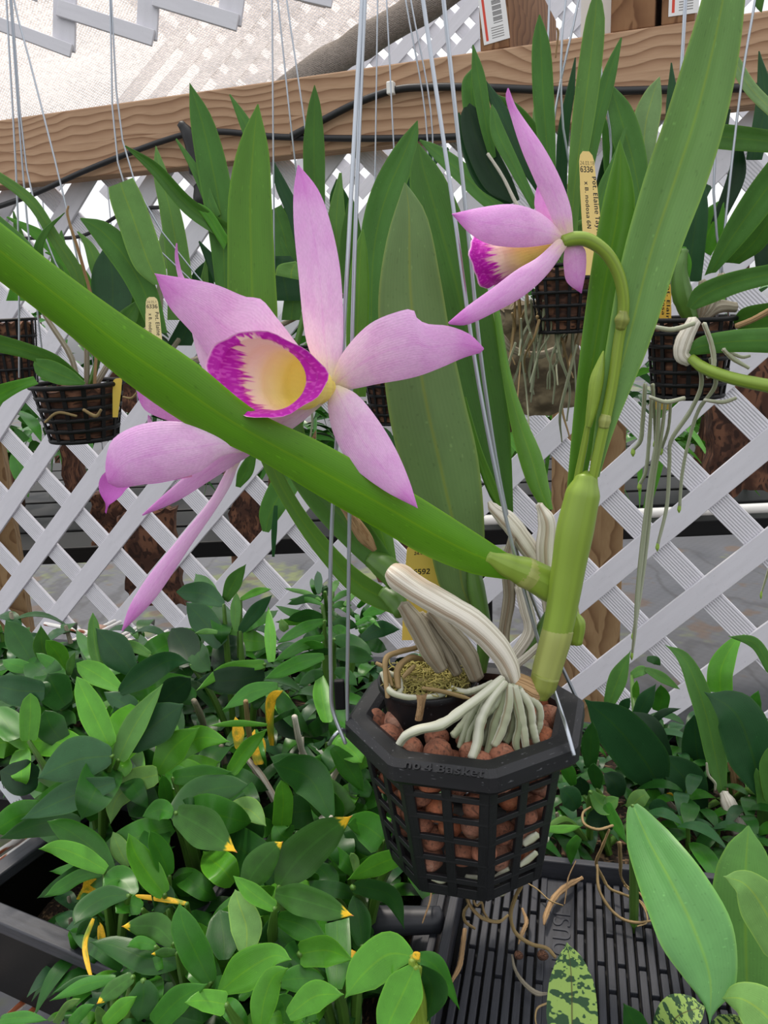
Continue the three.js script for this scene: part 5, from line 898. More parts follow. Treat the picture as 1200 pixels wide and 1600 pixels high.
benchPlant('leafy_orchid', 'orchid with two glossy upright folded leaves left of the yellow-tipped group', 'orchid', [
  A(Z6, [[880, 540, 80], [795, 430, 140], [720, 310, 115], [688, 212, 36]], [0.05, 0.085], G.lowb, { fold: 0.25, roll: 20 }), A(Z6, [[905, 440, 60], [865, 340, 115], [820, 250, 85], [800, 193, 12]], [0.055, 0.085], G.low, { fold: 0.22, roll: 25 }), A(Z6, [[900, 620, 90], [860, 560, 150], [810, 540, 60]], [0.04, 0.05], G.lowd), A(Z6, [[760, 620, 60], [690, 600, 110], [620, 640, 60]], [0.045, 0.05], G.low), A(Z6, [[1000, 590, 20], [900, 570, 28], [690, 545, 24]], [0.045, 0.05], G.yellow)]);
benchPlant('leafy_orchid', 'orchid with one leaf tipped orange pointing left at lower left', 'orchid', [
  A(Z6, [[930, 800, 70], [840, 715, 140], [740, 708, 100], [650, 712, 10]], [0.055, 0.065], G.tip), A(Z6, [[1130, 1010, 80], [1050, 850, 165], [985, 700, 145], [960, 588, 50]], [0.05, 0.085], G.low, { roll: -10 }), A(Z6, [[970, 905, 60], [800, 890, 150], [600, 815, 100], [478, 795, 12]], [0.045, 0.055], G.lowd), A(Z6, [[950, 850, 30], [880, 850, 50], [810, 860, 10]], [0.06, 0.06], G.tip), A(Z6, [[830, 820, 40], [750, 800, 70], [680, 820, 20]], [0.055, 0.06], G.low)]);
benchPlant('leafy_orchid', 'orchid with dark drooping leaves at the bottom edge, far left', 'orchid', [
  A(Z6, [[770, 1000, 60], [770, 1090, 160], [740, 1220, 100]], [0.06, 0.045], G.lowd, { roll: 15 }), A(Z6, [[710, 980, 60], [610, 1050, 90], [518, 1128, 24]], [0.06, 0.055], G.tip), A(Z6, [[620, 990, 40], [450, 1030, 75], [265, 1112, 12]], [0.05, 0.045], G.low), A(Z6, [[600, 1010, 40], [430, 1010, 60], [280, 1070, 14]], [0.045, 0.045], G.lowd), A(Z6, [[560, 1240, 70], [650, 1150, 90], [735, 1085, 20]], [0.055, 0.07], G.lowb), A(Z6, [[380, 1240, 60], [440, 1170, 60], [510, 1130, 16]], [0.05, 0.06], G.low), A(Z6, [[0, 1215, 50], [120, 1200, 60], [255, 1215, 20]], [0.05, 0.06], G.low), A(Z6, [[560, 1250, 70], [540, 1190, 60], [520, 1140, 30]], [0.03, 0.05], G.midb), A(Z6, [[300, 1230, 40], [360, 1140, 45], [430, 1100, 30]], [0.03, 0.05], G.midb)]);
benchPlant('leafy_orchid', 'glossy orchid whose leaves cross at the bottom edge below the yellow-tipped leaves', 'orchid', [
  A(Z6, [[1210, 1130, 120], [1090, 1112, 110], [988, 1120, 26]], [0.075, 0.08], G.lowb, { fold: 0.2 }), A(Z6, [[830, 1240, 110], [950, 1110, 140], [1115, 1018, 24]], [0.06, 0.085], G.low), A(Z7, [[40, 955, 40], [170, 850, 180], [300, 780, 120], [388, 800, 24]], [0.06, 0.08], G.lowb, { fold: 0.2 }), A(Z7, [[235, 1120, 70], [255, 990, 130], [300, 880, 100], [372, 838, 24]], [0.065, 0.09], G.lowb), A(Z7, [[330, 900, 60], [430, 890, 120], [545, 890, 60]], [0.06, 0.06], G.low), A(Z7, [[370, 1070, 60], [500, 975, 140], [640, 965, 24]], [0.065, 0.075], G.lowb), A(Z7, [[350, 1110, 90], [350, 1020, 110], [310, 970, 40]], [0.05, 0.065], G.low), A(Z7, [[60, 800, 60], [60, 690, 170], [40, 560, 110]], [0.05, 0.06], G.lowd), A(Z7, [[470, 1108, 60], [460, 1070, 90], [430, 1060, 30]], [0.05, 0.055], G.low), A(Z7, [[180, 980, 60], [150, 940, 130], [90, 930, 60]], [0.045, 0.05], G.low)]);
benchPlant('leafy_orchid', 'orchid with broad leaves tipped bright yellow, left of the octagonal basket', 'orchid', [
  A(Z7, [[325, 445, 70], [420, 310, 205], [560, 185, 165], [680, 105, 12]], [0.06, 0.09], G.tip, { roll: 8, fold: 0.1 }), A(Z7, [[165, 445, 70], [225, 355, 150], [295, 275, 105], [346, 230, 12]], [0.06, 0.085], G.tip, { roll: -8 }), A(Z7, [[308, 480, 50], [430, 508, 140], [570, 550, 120], [686, 588, 12]], [0.075, 0.08], G.tip, { roll: 12 }), A(Z7, [[305, 550, 50], [200, 480, 85], [105, 395, 24]], [0.075, 0.09], G.lowb, { fold: 0.25 }), A(Z7, [[170, 770, 70], [170, 640, 150], [130, 520, 105], [115, 460, 24]], [0.06, 0.08], G.midb, { roll: -5 }), A(Z7, [[320, 600, 60], [430, 630, 130], [575, 725, 24]], [0.06, 0.055], G.low), A(Z7, [[240, 720, 40], [280, 650, 60], [330, 560, 20]], [0.045, 0.06], G.lowd), A(Z7, [[300, 470, 40], [260, 470, 60], [220, 455, 40]], [0.05, 0.06], G.lowb)]);
benchPlant('leafy_orchid', 'orchid with a leaf folded over sideways in the lower middle', 'orchid', [
  A(Z7, [[425, 770, 110], [550, 752, 140], [692, 802, 12]], [0.07, 0.075], G.lowb, { fold: 0.25, roll: 15 }), A(Z7, [[600, 945, 60], [610, 780, 130], [608, 615, 120]], [0.05, 0.06], G.low, { point: 0 }), A(Z7, [[730, 730, 60], [712, 610, 115], [682, 490, 60]], [0.04, 0.06], G.lowd), A(Z7, [[690, 860, 30], [685, 800, 60], [675, 750, 30]], [0.03, 0.035], G.yellow), A(Z7, [[400, 760, 60], [350, 700, 110], [320, 620, 50]], [0.04, 0.05], G.lowd)]);
benchPlant('leafy_shoot', 'shoot with four glossy leaves spreading beside the ribbed tray', 'orchid', [
  A(Z7, [[970, 780, 50], [850, 775, 200], [730, 870, 180], [642, 985, 30]], [0.085, 0.07], G.lowb, { roll: 10 }), A(Z7, [[980, 830, 50], [925, 950, 190], [865, 1080, 170], [825, 1180, 80]], [0.085, 0.07], G.lowb, { roll: -12 }), A(Z7, [[1000, 830, 50], [1060, 930, 160], [1040, 1098, 14]], [0.082, 0.05], G.lowd, { roll: 25 }), A(Z7, [[990, 790, 50], [1075, 830, 100], [1140, 930, 60], [1195, 1040, 10]], [0.085, 0.05], G.low, { roll: -25 }), A(Z7, [[965, 800, 20], [985, 780, 40], [1005, 765, 20]], [0.088, 0.09], G.yellow), A(Z7, [[1000, 1180, 60], [1010, 1080, 90], [985, 990, 40]], [0.03, 0.05], G.lowd)], undefined, M.stemG);
benchPlant('leafy_orchid', 'orchid with arching narrow leaves against the left side of the octagonal basket', 'orchid', [
  A(Z7, [[680, 450, 50], [760, 455, 85], [870, 500, 85], [930, 655, 14]], [0.08, 0.04], G.lowd), A(Z7, [[870, 235, 70], [765, 170, 115], [655, 150, 70]], [0.06, 0.08], G.low), A(Z7, [[900, 300, 80], [800, 340, 100], [655, 415, 24]], [0.075, 0.06], G.lowb), A(Z7, [[850, 300, 50], [740, 240, 95], [635, 185, 60]], [0.05, 0.06], G.lowd), A(Z7, [[605, 115, 60], [592, 60, 95], [560, -20, 60]], [0.06, 0.08], G.low), A(Z7, [[560, 120, 50], [520, 50, 90], [465, -20, 50]], [0.05, 0.08], G.low), A(Z2, [[1200, 525, 110], [1140, 482, 95], [1078, 462, 30]], [0.07, 0.08], G.low), A(Z2, [[1085, 445, 70], [1052, 385, 65], [1018, 322, 15]], [0.06, 0.08], G.tip), A(Z7, [[580, 490, 60], [560, 400, 100], [500, 340, 60]], [0.04, 0.05], G.lowd), A(Z7, [[700, 380, 30], [690, 320, 40], [670, 285, 30]], [0.05, 0.06], G.midb), A(Z7, [[480, 430, 50], [490, 400, 60], [480, 380, 30]], [0.05, 0.06], G.low)]);
benchPlant('leafy_orchid', 'orchid with a yellow-tipped arching leaf in the middle of the left group', 'orchid', [
  A(Z2, [[550, 440, 60], [640, 488, 120], [742, 565, 12]], [0.085, 0.07], G.tip, { roll: 10 }), A(Z2, [[490, 315, 40], [540, 240, 95], [625, 172, 20]], [0.08, 0.11], G.lowb), A(Z2, [[500, 305, 40], [610, 210, 80], [720, 218, 12]], [0.08, 0.1], G.lowb), A(Z2, [[495, 320, 60], [420, 345, 80], [362, 400, 65], [345, 475, 20]], [0.09, 0.06], G.midb), A(Z2, [[720, 430, 40], [775, 430, 75], [832, 482, 20]], [0.07, 0.06], G.midb), A(Z2, [[540, 330, 40], [630, 322, 65], [725, 312, 20]], [0.08, 0.085], G.low), A(Z2, [[530, 455, 40], [630, 380, 100], [775, 352, 60]], [0.07, 0.08], G.lowd), A(Z2, [[540, 445, 30], [500, 430, 65], [445, 452, 20]], [0.08, 0.075], G.low), A(Z2, [[525, 425, 40], [515, 370, 45], [505, 320, 20]], [0.06, 0.09], G.low), A(Z2, [[370, 310, 50], [385, 295, 55], [345, 268, 30]], [0.09, 0.095], G.lowb), A(Z2, [[480, 430, 60], [440, 400, 110], [400, 380, 60]], [0.05, 0.06], G.lowd), A(Z2, [[700, 560, 60], [770, 490, 110], [800, 420, 40]], [0.04, 0.06], G.lowd), A(Z2, [[880, 480, 60], [885, 400, 62], [878, 338, 40]], [0.06, 0.09], G.lowb), A(Z2, [[910, 520, 80], [880, 510, 70], [860, 470, 30]], [0.05, 0.06], G.low)]);
benchPlant('broad_leaf_orchid', 'dark green orchid with broad blunt leaves at middle left', 'orchid', [
  A(Z2, [[350, 262, 60], [240, 278, 150], [118, 332, 36]], [0.11, 0.10], G.dark, { roll: 10, fold: 0.08 }), A(Z2, [[360, 345, 40], [220, 390, 95], [65, 462, 20]], [0.1, 0.085], G.dark), A(Z2, [[370, 275, 50], [420, 170, 75], [510, 36, 20]], [0.1, 0.14], G.mid), A(Z2, [[400, 235, 60], [490, 160, 125], [574, 100, 36]], [0.1, 0.125], G.dark), A(Z2, [[345, 235, 60], [295, 130, 85], [240, 15, 50]], [0.11, 0.14], G.lowb, { fold: 0.2 }), A(Z2, [[90, 215, 50], [95, 130, 62], [95, 66, 44]], [0.09, 0.12], G.lowb), A(Z2, [[140, 60, 60], [60, 58, 95], [-20, 40, 80]], [0.12, 0.12], G.dark), A(Z2, [[205, 105, 60], [172, 50, 110], [150, 5, 40]], [0.1, 0.12], G.lowd), A(Z2, [[260, 250, 60], [170, 220, 90], [20, 215, 40]], [0.08, 0.08], G.lowb), A(Z2, [[120, 330, 60], [70, 330, 110], [0, 310, 60]], [0.07, 0.08], G.darker), A(Z2, [[130, 430, 60], [60, 450, 90], [-20, 500, 80]], [0.06, 0.06], G.low), A(Z2, [[250, 480, 60], [150, 470, 80], [0, 520, 30]], [0.06, 0.06], G.lowd), A(Z2, [[50, 210, 60], [20, 160, 90], [-20, 110, 60]], [0.09, 0.1], G.low), A(Z2, [[200, 220, 50], [160, 170, 90], [140, 120, 40]], [0.08, 0.1], G.lowd)]);
benchPlant('broad_leaf_orchid', 'orchid with upright leaves against the lattice at the left edge', 'orchid', [
  A(Z4, [[205, 300, 60], [120, 160, 160], [36, 36, 50]], [0.1, 0.13], G.lowd), A(Z4, [[290, 310, 60], [262, 190, 110], [255, 64, 12]], [0.1, 0.14], G.mid), A(Z4, [[410, 350, 50], [360, 250, 120], [285, 160, 60]], [0.1, 0.13], G.lowb), A(Z4, [[405, 385, 30], [320, 310, 75], [225, 242, 40]], [0.11, 0.125], G.low), A(Z4, [[435, 570, 90], [345, 480, 140], [278, 395, 60]], [0.09, 0.11], G.lowd), A(Z4, [[200, 340, 60], [100, 320, 90], [15, 285, 40]], [0.1, 0.105], G.low), A(Z4, [[430, 380, 30], [440, 310, 50], [470, 235, 16]], [0.11, 0.13], G.mid), A(Z4, [[250, 420, 60], [150, 350, 90], [40, 330, 60]], [0.09, 0.09], G.lowd), A(Z4, [[330, 600, 60], [310, 520, 100], [300, 450, 50]], [0.07, 0.09], G.lowd)]);
benchPlant('broad_leaf_orchid', 'orchid with long dark leaves below the tip of the drooping sepal', 'orchid', [
  A(Z4, [[625, 350, 40], [592, 200, 95], [580, -10, 70]], [0.1, 0.14], G.mid), A(Z4, [[840, 360, 80], [725, 225, 200], [598, 85, 40]], [0.1, 0.13], G.dark), A(Z4, [[750, 485, 60], [900, 375, 165], [1050, 290, 135], [1195, 300, 20]], [0.1, 0.12], G.dark, { roll: 10 }), A(Z4, [[750, 470, 60], [600, 370, 140], [478, 305, 80]], [0.1, 0.11], G.lowb), A(Z4, [[700, 700, 90], [790, 590, 160], [650, 485, 60]], [0.08, 0.1], G.dark), A(Z4, [[940, 255, 40], [830, 200, 70], [700, 180, 30]], [0.1, 0.11], G.mid), A(Z4, [[1000, 560, 90], [1100, 470, 180], [1190, 400, 100]], [0.08, 0.1], G.darker), A(Z4, [[940, 560, 90], [900, 500, 130], [870, 440, 60]], [0.07, 0.08], G.lowd), A(Z4, [[800, 560, 60], [830, 600, 110], [870, 700, 50]], [0.08, 0.08], G.darker)]);
benchPlant('tall_cane_orchid', 'orchid with crossed dark leaves in front of the lattice, left of the fern-like cane', 'orchid', [
  A(Z5, [[232, 215, 40], [120, 160, 125], [-15, 150, 80]], [0.13, 0.14], G.dark), A(Z5, [[240, 195, 40], [285, 100, 85], [348, 5, 20]], [0.13, 0.17], G.mid), A(Z5, [[318, 355, 40], [400, 250, 75], [485, 165, 20]], [0.11, 0.14], G.dark), A(Z5, [[295, 355, 30], [295, 240, 55], [300, 155, 30]], [0.11, 0.14], G.mid), A(Z5, [[225, 425, 90], [120, 290, 140], [36, 205, 40]], [0.1, 0.13], G.dark), A(Z5, [[445, 525, 50], [250, 552, 65], [88, 665, 20]], [0.1, 0.09], G.lowb), A(Z5, [[515, 640, 40], [370, 680, 95], [222, 768, 12]], [0.1, 0.08], G.low), A(Z5, [[445, 580, 60], [270, 610, 140], [95, 610, 60]], [0.09, 0.09], G.darker), A(Z5, [[60, 530, 100], [20, 430, 180], [-40, 340, 80]], [0.08, 0.1], G.darker), A(Z5, [[320, 500, 60], [260, 440, 140], [180, 560, 60]], [0.08, 0.08], G.darker), A(Z5, [[80, 420, 60], [110, 500, 120], [160, 560, 60]], [0.09, 0.08], G.lowd), A(Z5, [[320, 190, 20], [400, 150, 40], [480, 135, 16]], [0.13, 0.14], G.lowb), A(Z5, [[200, 360, 20], [140, 355, 30], [80, 365, 12]], [0.12, 0.12], G.mid), A(Z5, [[60, 640, 60], [30, 680, 120], [-20, 700, 80]], [0.07, 0.07], G.lowd)]);
{ // cane with leaves in two ranks
  const L = [], add = (x0, y0, x1, y1, w, m = G.low) => L.push(A(Z5, [[x0, y0, w * 0.5], [lerp(x0, x1, 0.4), lerp(y0, y1, 0.4) - 14, w], [lerp(x0, x1, 0.75), lerp(y0, y1, 0.75) - 6, w * 0.8], [x1, y1, 6]], [0.12, 0.11], m, { fold: 0.1 }));
  for (const a of [[755, 300, 505, 420, 60], [755, 385, 490, 515, 62], [755, 430, 590, 452, 50], [755, 485, 440, 605, 80], [745, 275, 560, 295, 62, G.lowd], [745, 215, 570, 190, 30], [740, 195, 545, 130, 26, G.mid], [745, 185, 560, 215, 45, G.lowd], [800, 320, 930, 330, 60, G.lowd], [800, 345, 900, 400, 60], [810, 395, 1010, 480, 90, G.lowd], [815, 480, 1015, 500, 90, G.lowd], [800, 230, 900, 220, 34], [800, 200, 920, 140, 34], [730, 160, 720, 40, 44, G.dark], [800, 150, 830, 90, 34, G.mid], [750, 570, 620, 640, 60, G.lowd], [810, 560, 930, 640, 70, G.lowd]]) add(...a);
  L.push(A(Z5, [[770, 830, 60], [745, 700, 95], [732, 555, 30]], [0.08, 0.1], G.lowb), A(Z5, [[480, 515, 40], [475, 380, 62], [465, 225, 20]], [0.1, 0.13], G.lowb), A(Z5, [[945, 395, 40], [1050, 340, 85], [1150, 345, 20]], [0.11, 0.11], G.dark), A(Z5, [[960, 275, 30], [1040, 240, 60], [1095, 240, 10]], [0.12, 0.12], G.low), A(Z5, [[920, 320, 20], [990, 290, 30], [1050, 340, 10]], [0.12, 0.115], G.low), A(Z5, [[860, 220, 20], [910, 160, 26], [930, 110, 12]], [0.13, 0.14], G.mid), A(Z5, [[930, 230, 20], [960, 200, 30], [975, 175, 12]], [0.12, 0.13], G.low), A(Z5, [[560, 350, 30], [545, 330, 50], [530, 290, 24]], [0.1, 0.11], G.midb));
  const t = benchPlant('tall_cane_orchid', 'tall cane with fern-like paired narrow leaves behind the hanger wires', 'orchid', L);
  part('cane', tubeV([[510, 1150, 10], [511, 1060, 9], [512, 980, 8], [508, 925, 6]].map(p => p), { h: [0.0, 0.13], sides: 8 }), M.stemD, t);
}
benchPlant('leafy_orchid', 'orchid with mixed yellowing leaves between dead canes, left of the hanger wires', 'orchid', [
  A(Z2, [[1035, 455, 30], [965, 330, 120], [855, 288, 70]], [0.07, 0.1], G.lowd), A(Z2, [[835, 165, 10], [740, 160, 20], [655, 168, 8]], [0.11, 0.11], G.lowb), A(Z2, [[720, 315, 40], [770, 240, 50], [835, 178, 16]], [0.08, 0.1], G.lowb), A(Z5, [[740, 1200, 30], [600, 1080, 160], [475, 1008, 60]], [0.07, 0.095], G.lowd), A(Z2, [[850, 230, 16], [843, 130, 26], [850, 82, 32], [885, 58, 16]], [0.06, 0.11], G.yellow), A(Z2, [[810, 290, 30], [805, 230, 50], [795, 180, 30]], [0.05, 0.07], G.yellow), A(Z2, [[745, 240, 20], [745, 190, 36], [735, 140, 16]], [0.06, 0.08], G.yellow), A(Z5, [[800, 960, 50], [880, 1060, 110], [960, 1190, 40]], [0.09, 0.06], G.low), A(Z5, [[820, 920, 40], [900, 980, 110], [950, 1040, 60]], [0.09, 0.08], G.lowb), A(Z5, [[850, 1040, 40], [750, 1020, 50], [650, 1050, 12]], [0.07, 0.07], G.low), A(Z5, [[860, 1040, 40], [760, 1070, 60], [660, 1125, 12]], [0.06, 0.06], G.lowb), A(Z5, [[1000, 1200, 50], [930, 1160, 110], [890, 1200, 60]], [0.05, 0.05], G.lowd), A(Z5, [[640, 900, 60], [560, 860, 90], [490, 830, 40]], [0.05, 0.06], G.darker), A(Z5, [[760, 900, 60], [700, 860, 100], [640, 830, 40]], [0.04, 0.05], G.darker), A(Z5, [[430, 740, 60], [410, 720, 90], [370, 690, 40]], [0.06, 0.07], G.lowd)], undefined, M.paper);
// dead canes
for (const [sp, h, m, label] of [[[[384, 1096, 8], [390, 1150, 9], [403, 1228, 10]], [0.12, 0.02], M.rootT, 'pinkish dead cane standing among the left plants'], [[[460, 1120, 9], [468, 1160, 10], [478, 1190, 11]], [0.09, 0.03], M.paper, 'pale old cane below the fern-like cane'], [[[424, 1145, 6], [422, 1110, 6], [424, 1085, 6]], [0.02, 0.1], M.husk, 'thin yellowish dry cane beside the pinkish one'], [[[303, 1095, 9], [312, 1115, 11], [318, 1132, 10]], [0.08, 0.04], M.paperD, 'short grey cane under the crossed dark leaves']]) solo('dry_cane', tubeV(sp, { h, sides: 9, bump: 0.1, bf: 20 }), m, label, 'cane');
// right hand plants
benchPlant('cattleya_orchid', 'orchid with one big dark oval leaf right of the octagonal basket', 'orchid', [
  A(Z8, [[595, 1062, 24], [470, 850, 290], [290, 640, 270], [125, 498, 60]], [0, 0], G.dark, { z: [0.60, 0.57], roll: 0, fold: 0.08 }), A(Z8, [[160, 900, 60], [160, 760, 105], [172, 625, 40]], [0, 0], G.lowd, { z: 0.55 }), A(Z8, [[265, 535, 60], [325, 380, 110], [397, 208, 10]], [0, 0], G.mid, { z: 0.66, fold: 0.2 }), A(Z8, [[425, 630, 60], [480, 510, 95], [545, 405, 12]], [0, 0], G.dark, { z: 0.68 }), A(Z8, [[560, 570, 90], [580, 480, 90], [572, 412, 30]], [0, 0], G.low, { z: 0.72 }), A(Z8, [[490, 670, 40], [580, 580, 45], [692, 550, 8]], [0, 0], G.darker, { z: 0.66 }), A(Z8, [[630, 840, 40], [500, 680, 160], [345, 575, 40]], [0, 0], G.darker, { z: [0.63, 0.62] }), A(Z8, [[340, 580, 60], [360, 530, 62], [392, 488, 20]], [0, 0], G.dark, { z: 0.67 }), A(Z8, [[430, 510, 40], [425, 440, 42], [432, 385, 16]], [0, 0], G.lowb, { z: 0.76 }), A(Z8, [[480, 320, 30], [570, 365, 60], [685, 440, 20]], [0, 0], G.mid, { z: 0.8 }), A(Z8, [[400, 360, 40], [460, 330, 60], [500, 340, 20]], [0, 0], G.mid, { z: 0.8 }), A(Z8, [[620, 740, 60], [650, 690, 60], [640, 650, 20]], [0, 0], G.low, { z: 0.76 }), A(Z8, [[490, 260, 30], [540, 270, 50], [570, 300, 12]], [0, 0], G.lowd, { z: 0.82 })]);
benchPlant('cattleya_orchid', 'small scruffy orchid with curled leaves just right of the basket foot', 'orchid', [
  A(Z8, [[160, 1040, 40], [240, 1120, 110], [325, 1075, 60]], [0, 0], G.mid, { z: 0.52 }), A(Z8, [[250, 1110, 60], [310, 1220, 65], [372, 1345, 20]], [0, 0], G.low, { z: [0.52, 0.5] }), A(Z8, [[390, 1140, 60], [440, 1080, 95], [492, 1048, 50]], [0, 0], G.midb, { z: 0.56, point: 0 }), A(Z8, [[200, 1020, 40], [190, 930, 90], [180, 870, 40]], [0, 0], G.lowd, { z: 0.54 }), A(Z8, [[80, 1140, 60], [40, 1070, 130], [-20, 1020, 60]], [0, 0], G.dark, { z: 0.54 }), A(Z8, [[60, 1000, 40], [30, 920, 80], [0, 860, 40]], [0, 0], G.low, { z: 0.55 }), A(Z9, [[0, 500, 30], [100, 500, 45], [200, 485, 20]], [0, 0], G.lowb, { z: 0.46 }), A(Z9, [[190, 540, 40], [150, 600, 60], [145, 695, 12]], [0, 0], G.low, { z: 0.46 }), A(Z8, [[330, 1070, 60], [300, 990, 130], [240, 930, 60]], [0, 0], G.darker, { z: 0.57 }), A(Z8, [[120, 1060, 60], [110, 1000, 90], [100, 950, 40]], [0, 0], G.darker, { z: 0.56 }), A(Z8, [[300, 1240, 60], [220, 1200, 150], [130, 1210, 60]], [0, 0], G.darker, { z: 0.53 }), A(Z9, [[95, 190, 40], [85, 150, 46], [80, 105, 20]], [0, 0], G.yellow, { z: 0.56 }), A(Z8, [[520, 1160, 60], [560, 1130, 100], [620, 1130, 40]], [0, 0], G.dark, { z: 0.56 }), A(Z8, [[610, 1080, 40], [625, 1060, 40], [635, 1045, 20]], [0, 0], G.yellow, { z: 0.58 }), A(Z8, [[560, 1170, 50], [590, 1160, 60], [615, 1155, 40]], [0, 0], G.yellow, { z: 0.57 })]);
{
  const t = benchPlant('cattleya_orchid', 'orchid with arching strap leaves on a white pseudobulb at the right', 'orchid', [
    A(Z8, [[932, 1045, 50], [885, 800, 120], [805, 480, 120], [700, 250, 80], [592, 176, 10]], [0, 0], G.mid, { z: [0.58, 0.60, 0.62], fold: 0.2, ns: 20 }), A(Z8, [[920, 460, 140], [925, 320, 140], [1005, 165, 65], [1065, 115, 10]], [0, 0], G.lowb, { z: [0.64, 0.66], fold: 0.15 }), A(Z8, [[940, 800, 50], [950, 650, 90], [880, 480, 70]], [0, 0], G.lowb, { z: 0.63 }), A(Z8, [[1230, 340, 60], [1120, 165, 65], [965, 128, 10]], [0, 0], G.mid, { z: [0.58, 0.6] }), A(Z8, [[1160, 1060, 60], [1100, 800, 280], [1000, 570, 260], [825, 455, 24]], [0, 0], G.dark, { z: [0.55, 0.56], fold: 0.08, ns: 18 }), A(Z8, [[845, 1100, 60], [790, 820, 175], [768, 590, 110]], [0, 0], G.dark, { z: 0.63 }), A(Z8, [[835, 1140, 40], [720, 970, 220], [580, 825, 90]], [0, 0], G.dark, { z: [0.59, 0.6] }), A(Z8, [[1135, 610, 60], [1120, 520, 75], [1145, 445, 20]], [0, 0], G.low, { z: 0.7 }), A(Z8, [[1170, 1280, 60], [1170, 1050, 70], [1130, 900, 50]], [0, 0], G.mid, { z: 0.545 }), A(Z8, [[1230, 1100, 90], [1215, 900, 120], [1230, 760, 60]], [0, 0], G.mid, { z: 0.54 }), A(Z8, [[1240, 700, 90], [1190, 660, 90], [1150, 620, 30]], [0, 0], G.darker, { z: 0.6 })]);
  const tv = (sp, z, m, l) => part('pseudobulb', tubeV(Z8(sp), { z, sides: 14, seg: 20, bump: 0.04 }), m, t, l);
  tv([[1040, 1290, 90], [1010, 1200, 104], [970, 1110, 92], [940, 1045, 52]], [0.555, 0.575], M.paper, 'white papery pseudobulb'); tv([[1045, 1180, 60], [1030, 1050, 68], [1000, 900, 60], [975, 790, 50]], [0.6, 0.62], M.husk, 'brown stained stalk'); tv([[720, 1250, 50], [660, 1170, 62], [590, 1080, 46]], 0.58, M.paperD); tv([[900, 1230, 50], [870, 1150, 60], [840, 1120, 40]], 0.6, M.paperD);
  part('root', tubeV(Z8([[840, 870, 12], [850, 940, 16], [890, 990, 16], [890, 1030, 10]]), { z: 0.57, sides: 7 }), M.root, t);
}
{
  benchPlant('cattleya_orchid', 'orchid with one huge glossy oval leaf at lower right', 'orchid', [A(Z9, [[476, 372, 70], [560, 560, 240], [690, 800, 350], [810, 1050, 400], [890, 1300, 310], [888, 1545, 24]], [0, 0], G.big, { z: [0.43, 0.37, 0.335], roll: 0, twist: 0, fold: 0.07, ns: 26, na: 12, thick: 0.002 })]);
  benchPlant('cattleya_orchid', 'orchid with three overlapping broad leaves in the lower right corner', 'orchid', [A(Z9, [[1090, 1400, 260], [1080, 1050, 360], [1080, 720, 300], [1095, 480, 130]], [0, 0], G.mid, { z: [0.37, 0.42], roll: 0, twist: 0, fold: 0.1 }), A(Z9, [[1290, 1180, 180], [1180, 930, 250], [1070, 790, 160], [958, 752, 24]], [0, 0], G.midb, { z: [0.35, 0.37], roll: 5, twist: 0 }), A(Z9, [[1300, 1640, 200], [1180, 1490, 260], [1060, 1410, 180], [955, 1405, 60]], [0, 0], G.midb, { z: [0.31, 0.33], roll: 5, twist: 0 })]);
  benchPlant('mottled_orchid', 'upright leaf mottled dark and pale green at the bottom edge', 'orchid', [A(Z9, [[155, 1700, 180], [150, 1500, 270], [148, 1330, 240], [138, 1200, 160], [122, 1105, 40]], [0, 0], G.mottled, { z: [0.30, 0.325], roll: 0, twist: 0, fold: 0.08, ns: 18 })]);
  benchPlant('mottled_orchid', 'low mottled leaves under the huge leaf at the bottom edge', 'orchid', [A(Z9, [[620, 1640, 120], [720, 1500, 200], [860, 1450, 120]], [0, 0], G.mottled, { z: 0.335 }), A(Z9, [[540, 1640, 120], [480, 1540, 130], [425, 1430, 20]], [0, 0], G.lowd, { z: 0.335 }), A(Z9, [[900, 1640, 120], [1000, 1560, 160], [1060, 1500, 60]], [0, 0], G.mottled, { z: 0.335 })]);
}
// a white label lying among the left plants
{ const t = plantTag([[-6, 1224], [12, 1216], [48, 1268], [32, 1276]], 0.52, tagT([['LS', 60, 120, 90, 0.5, true], ['|||||||', 40, 500, 120, 0, true]], 256, 700, '#dfe3ea'), 'white printed plant label lying under dark leaves at the left', false); }
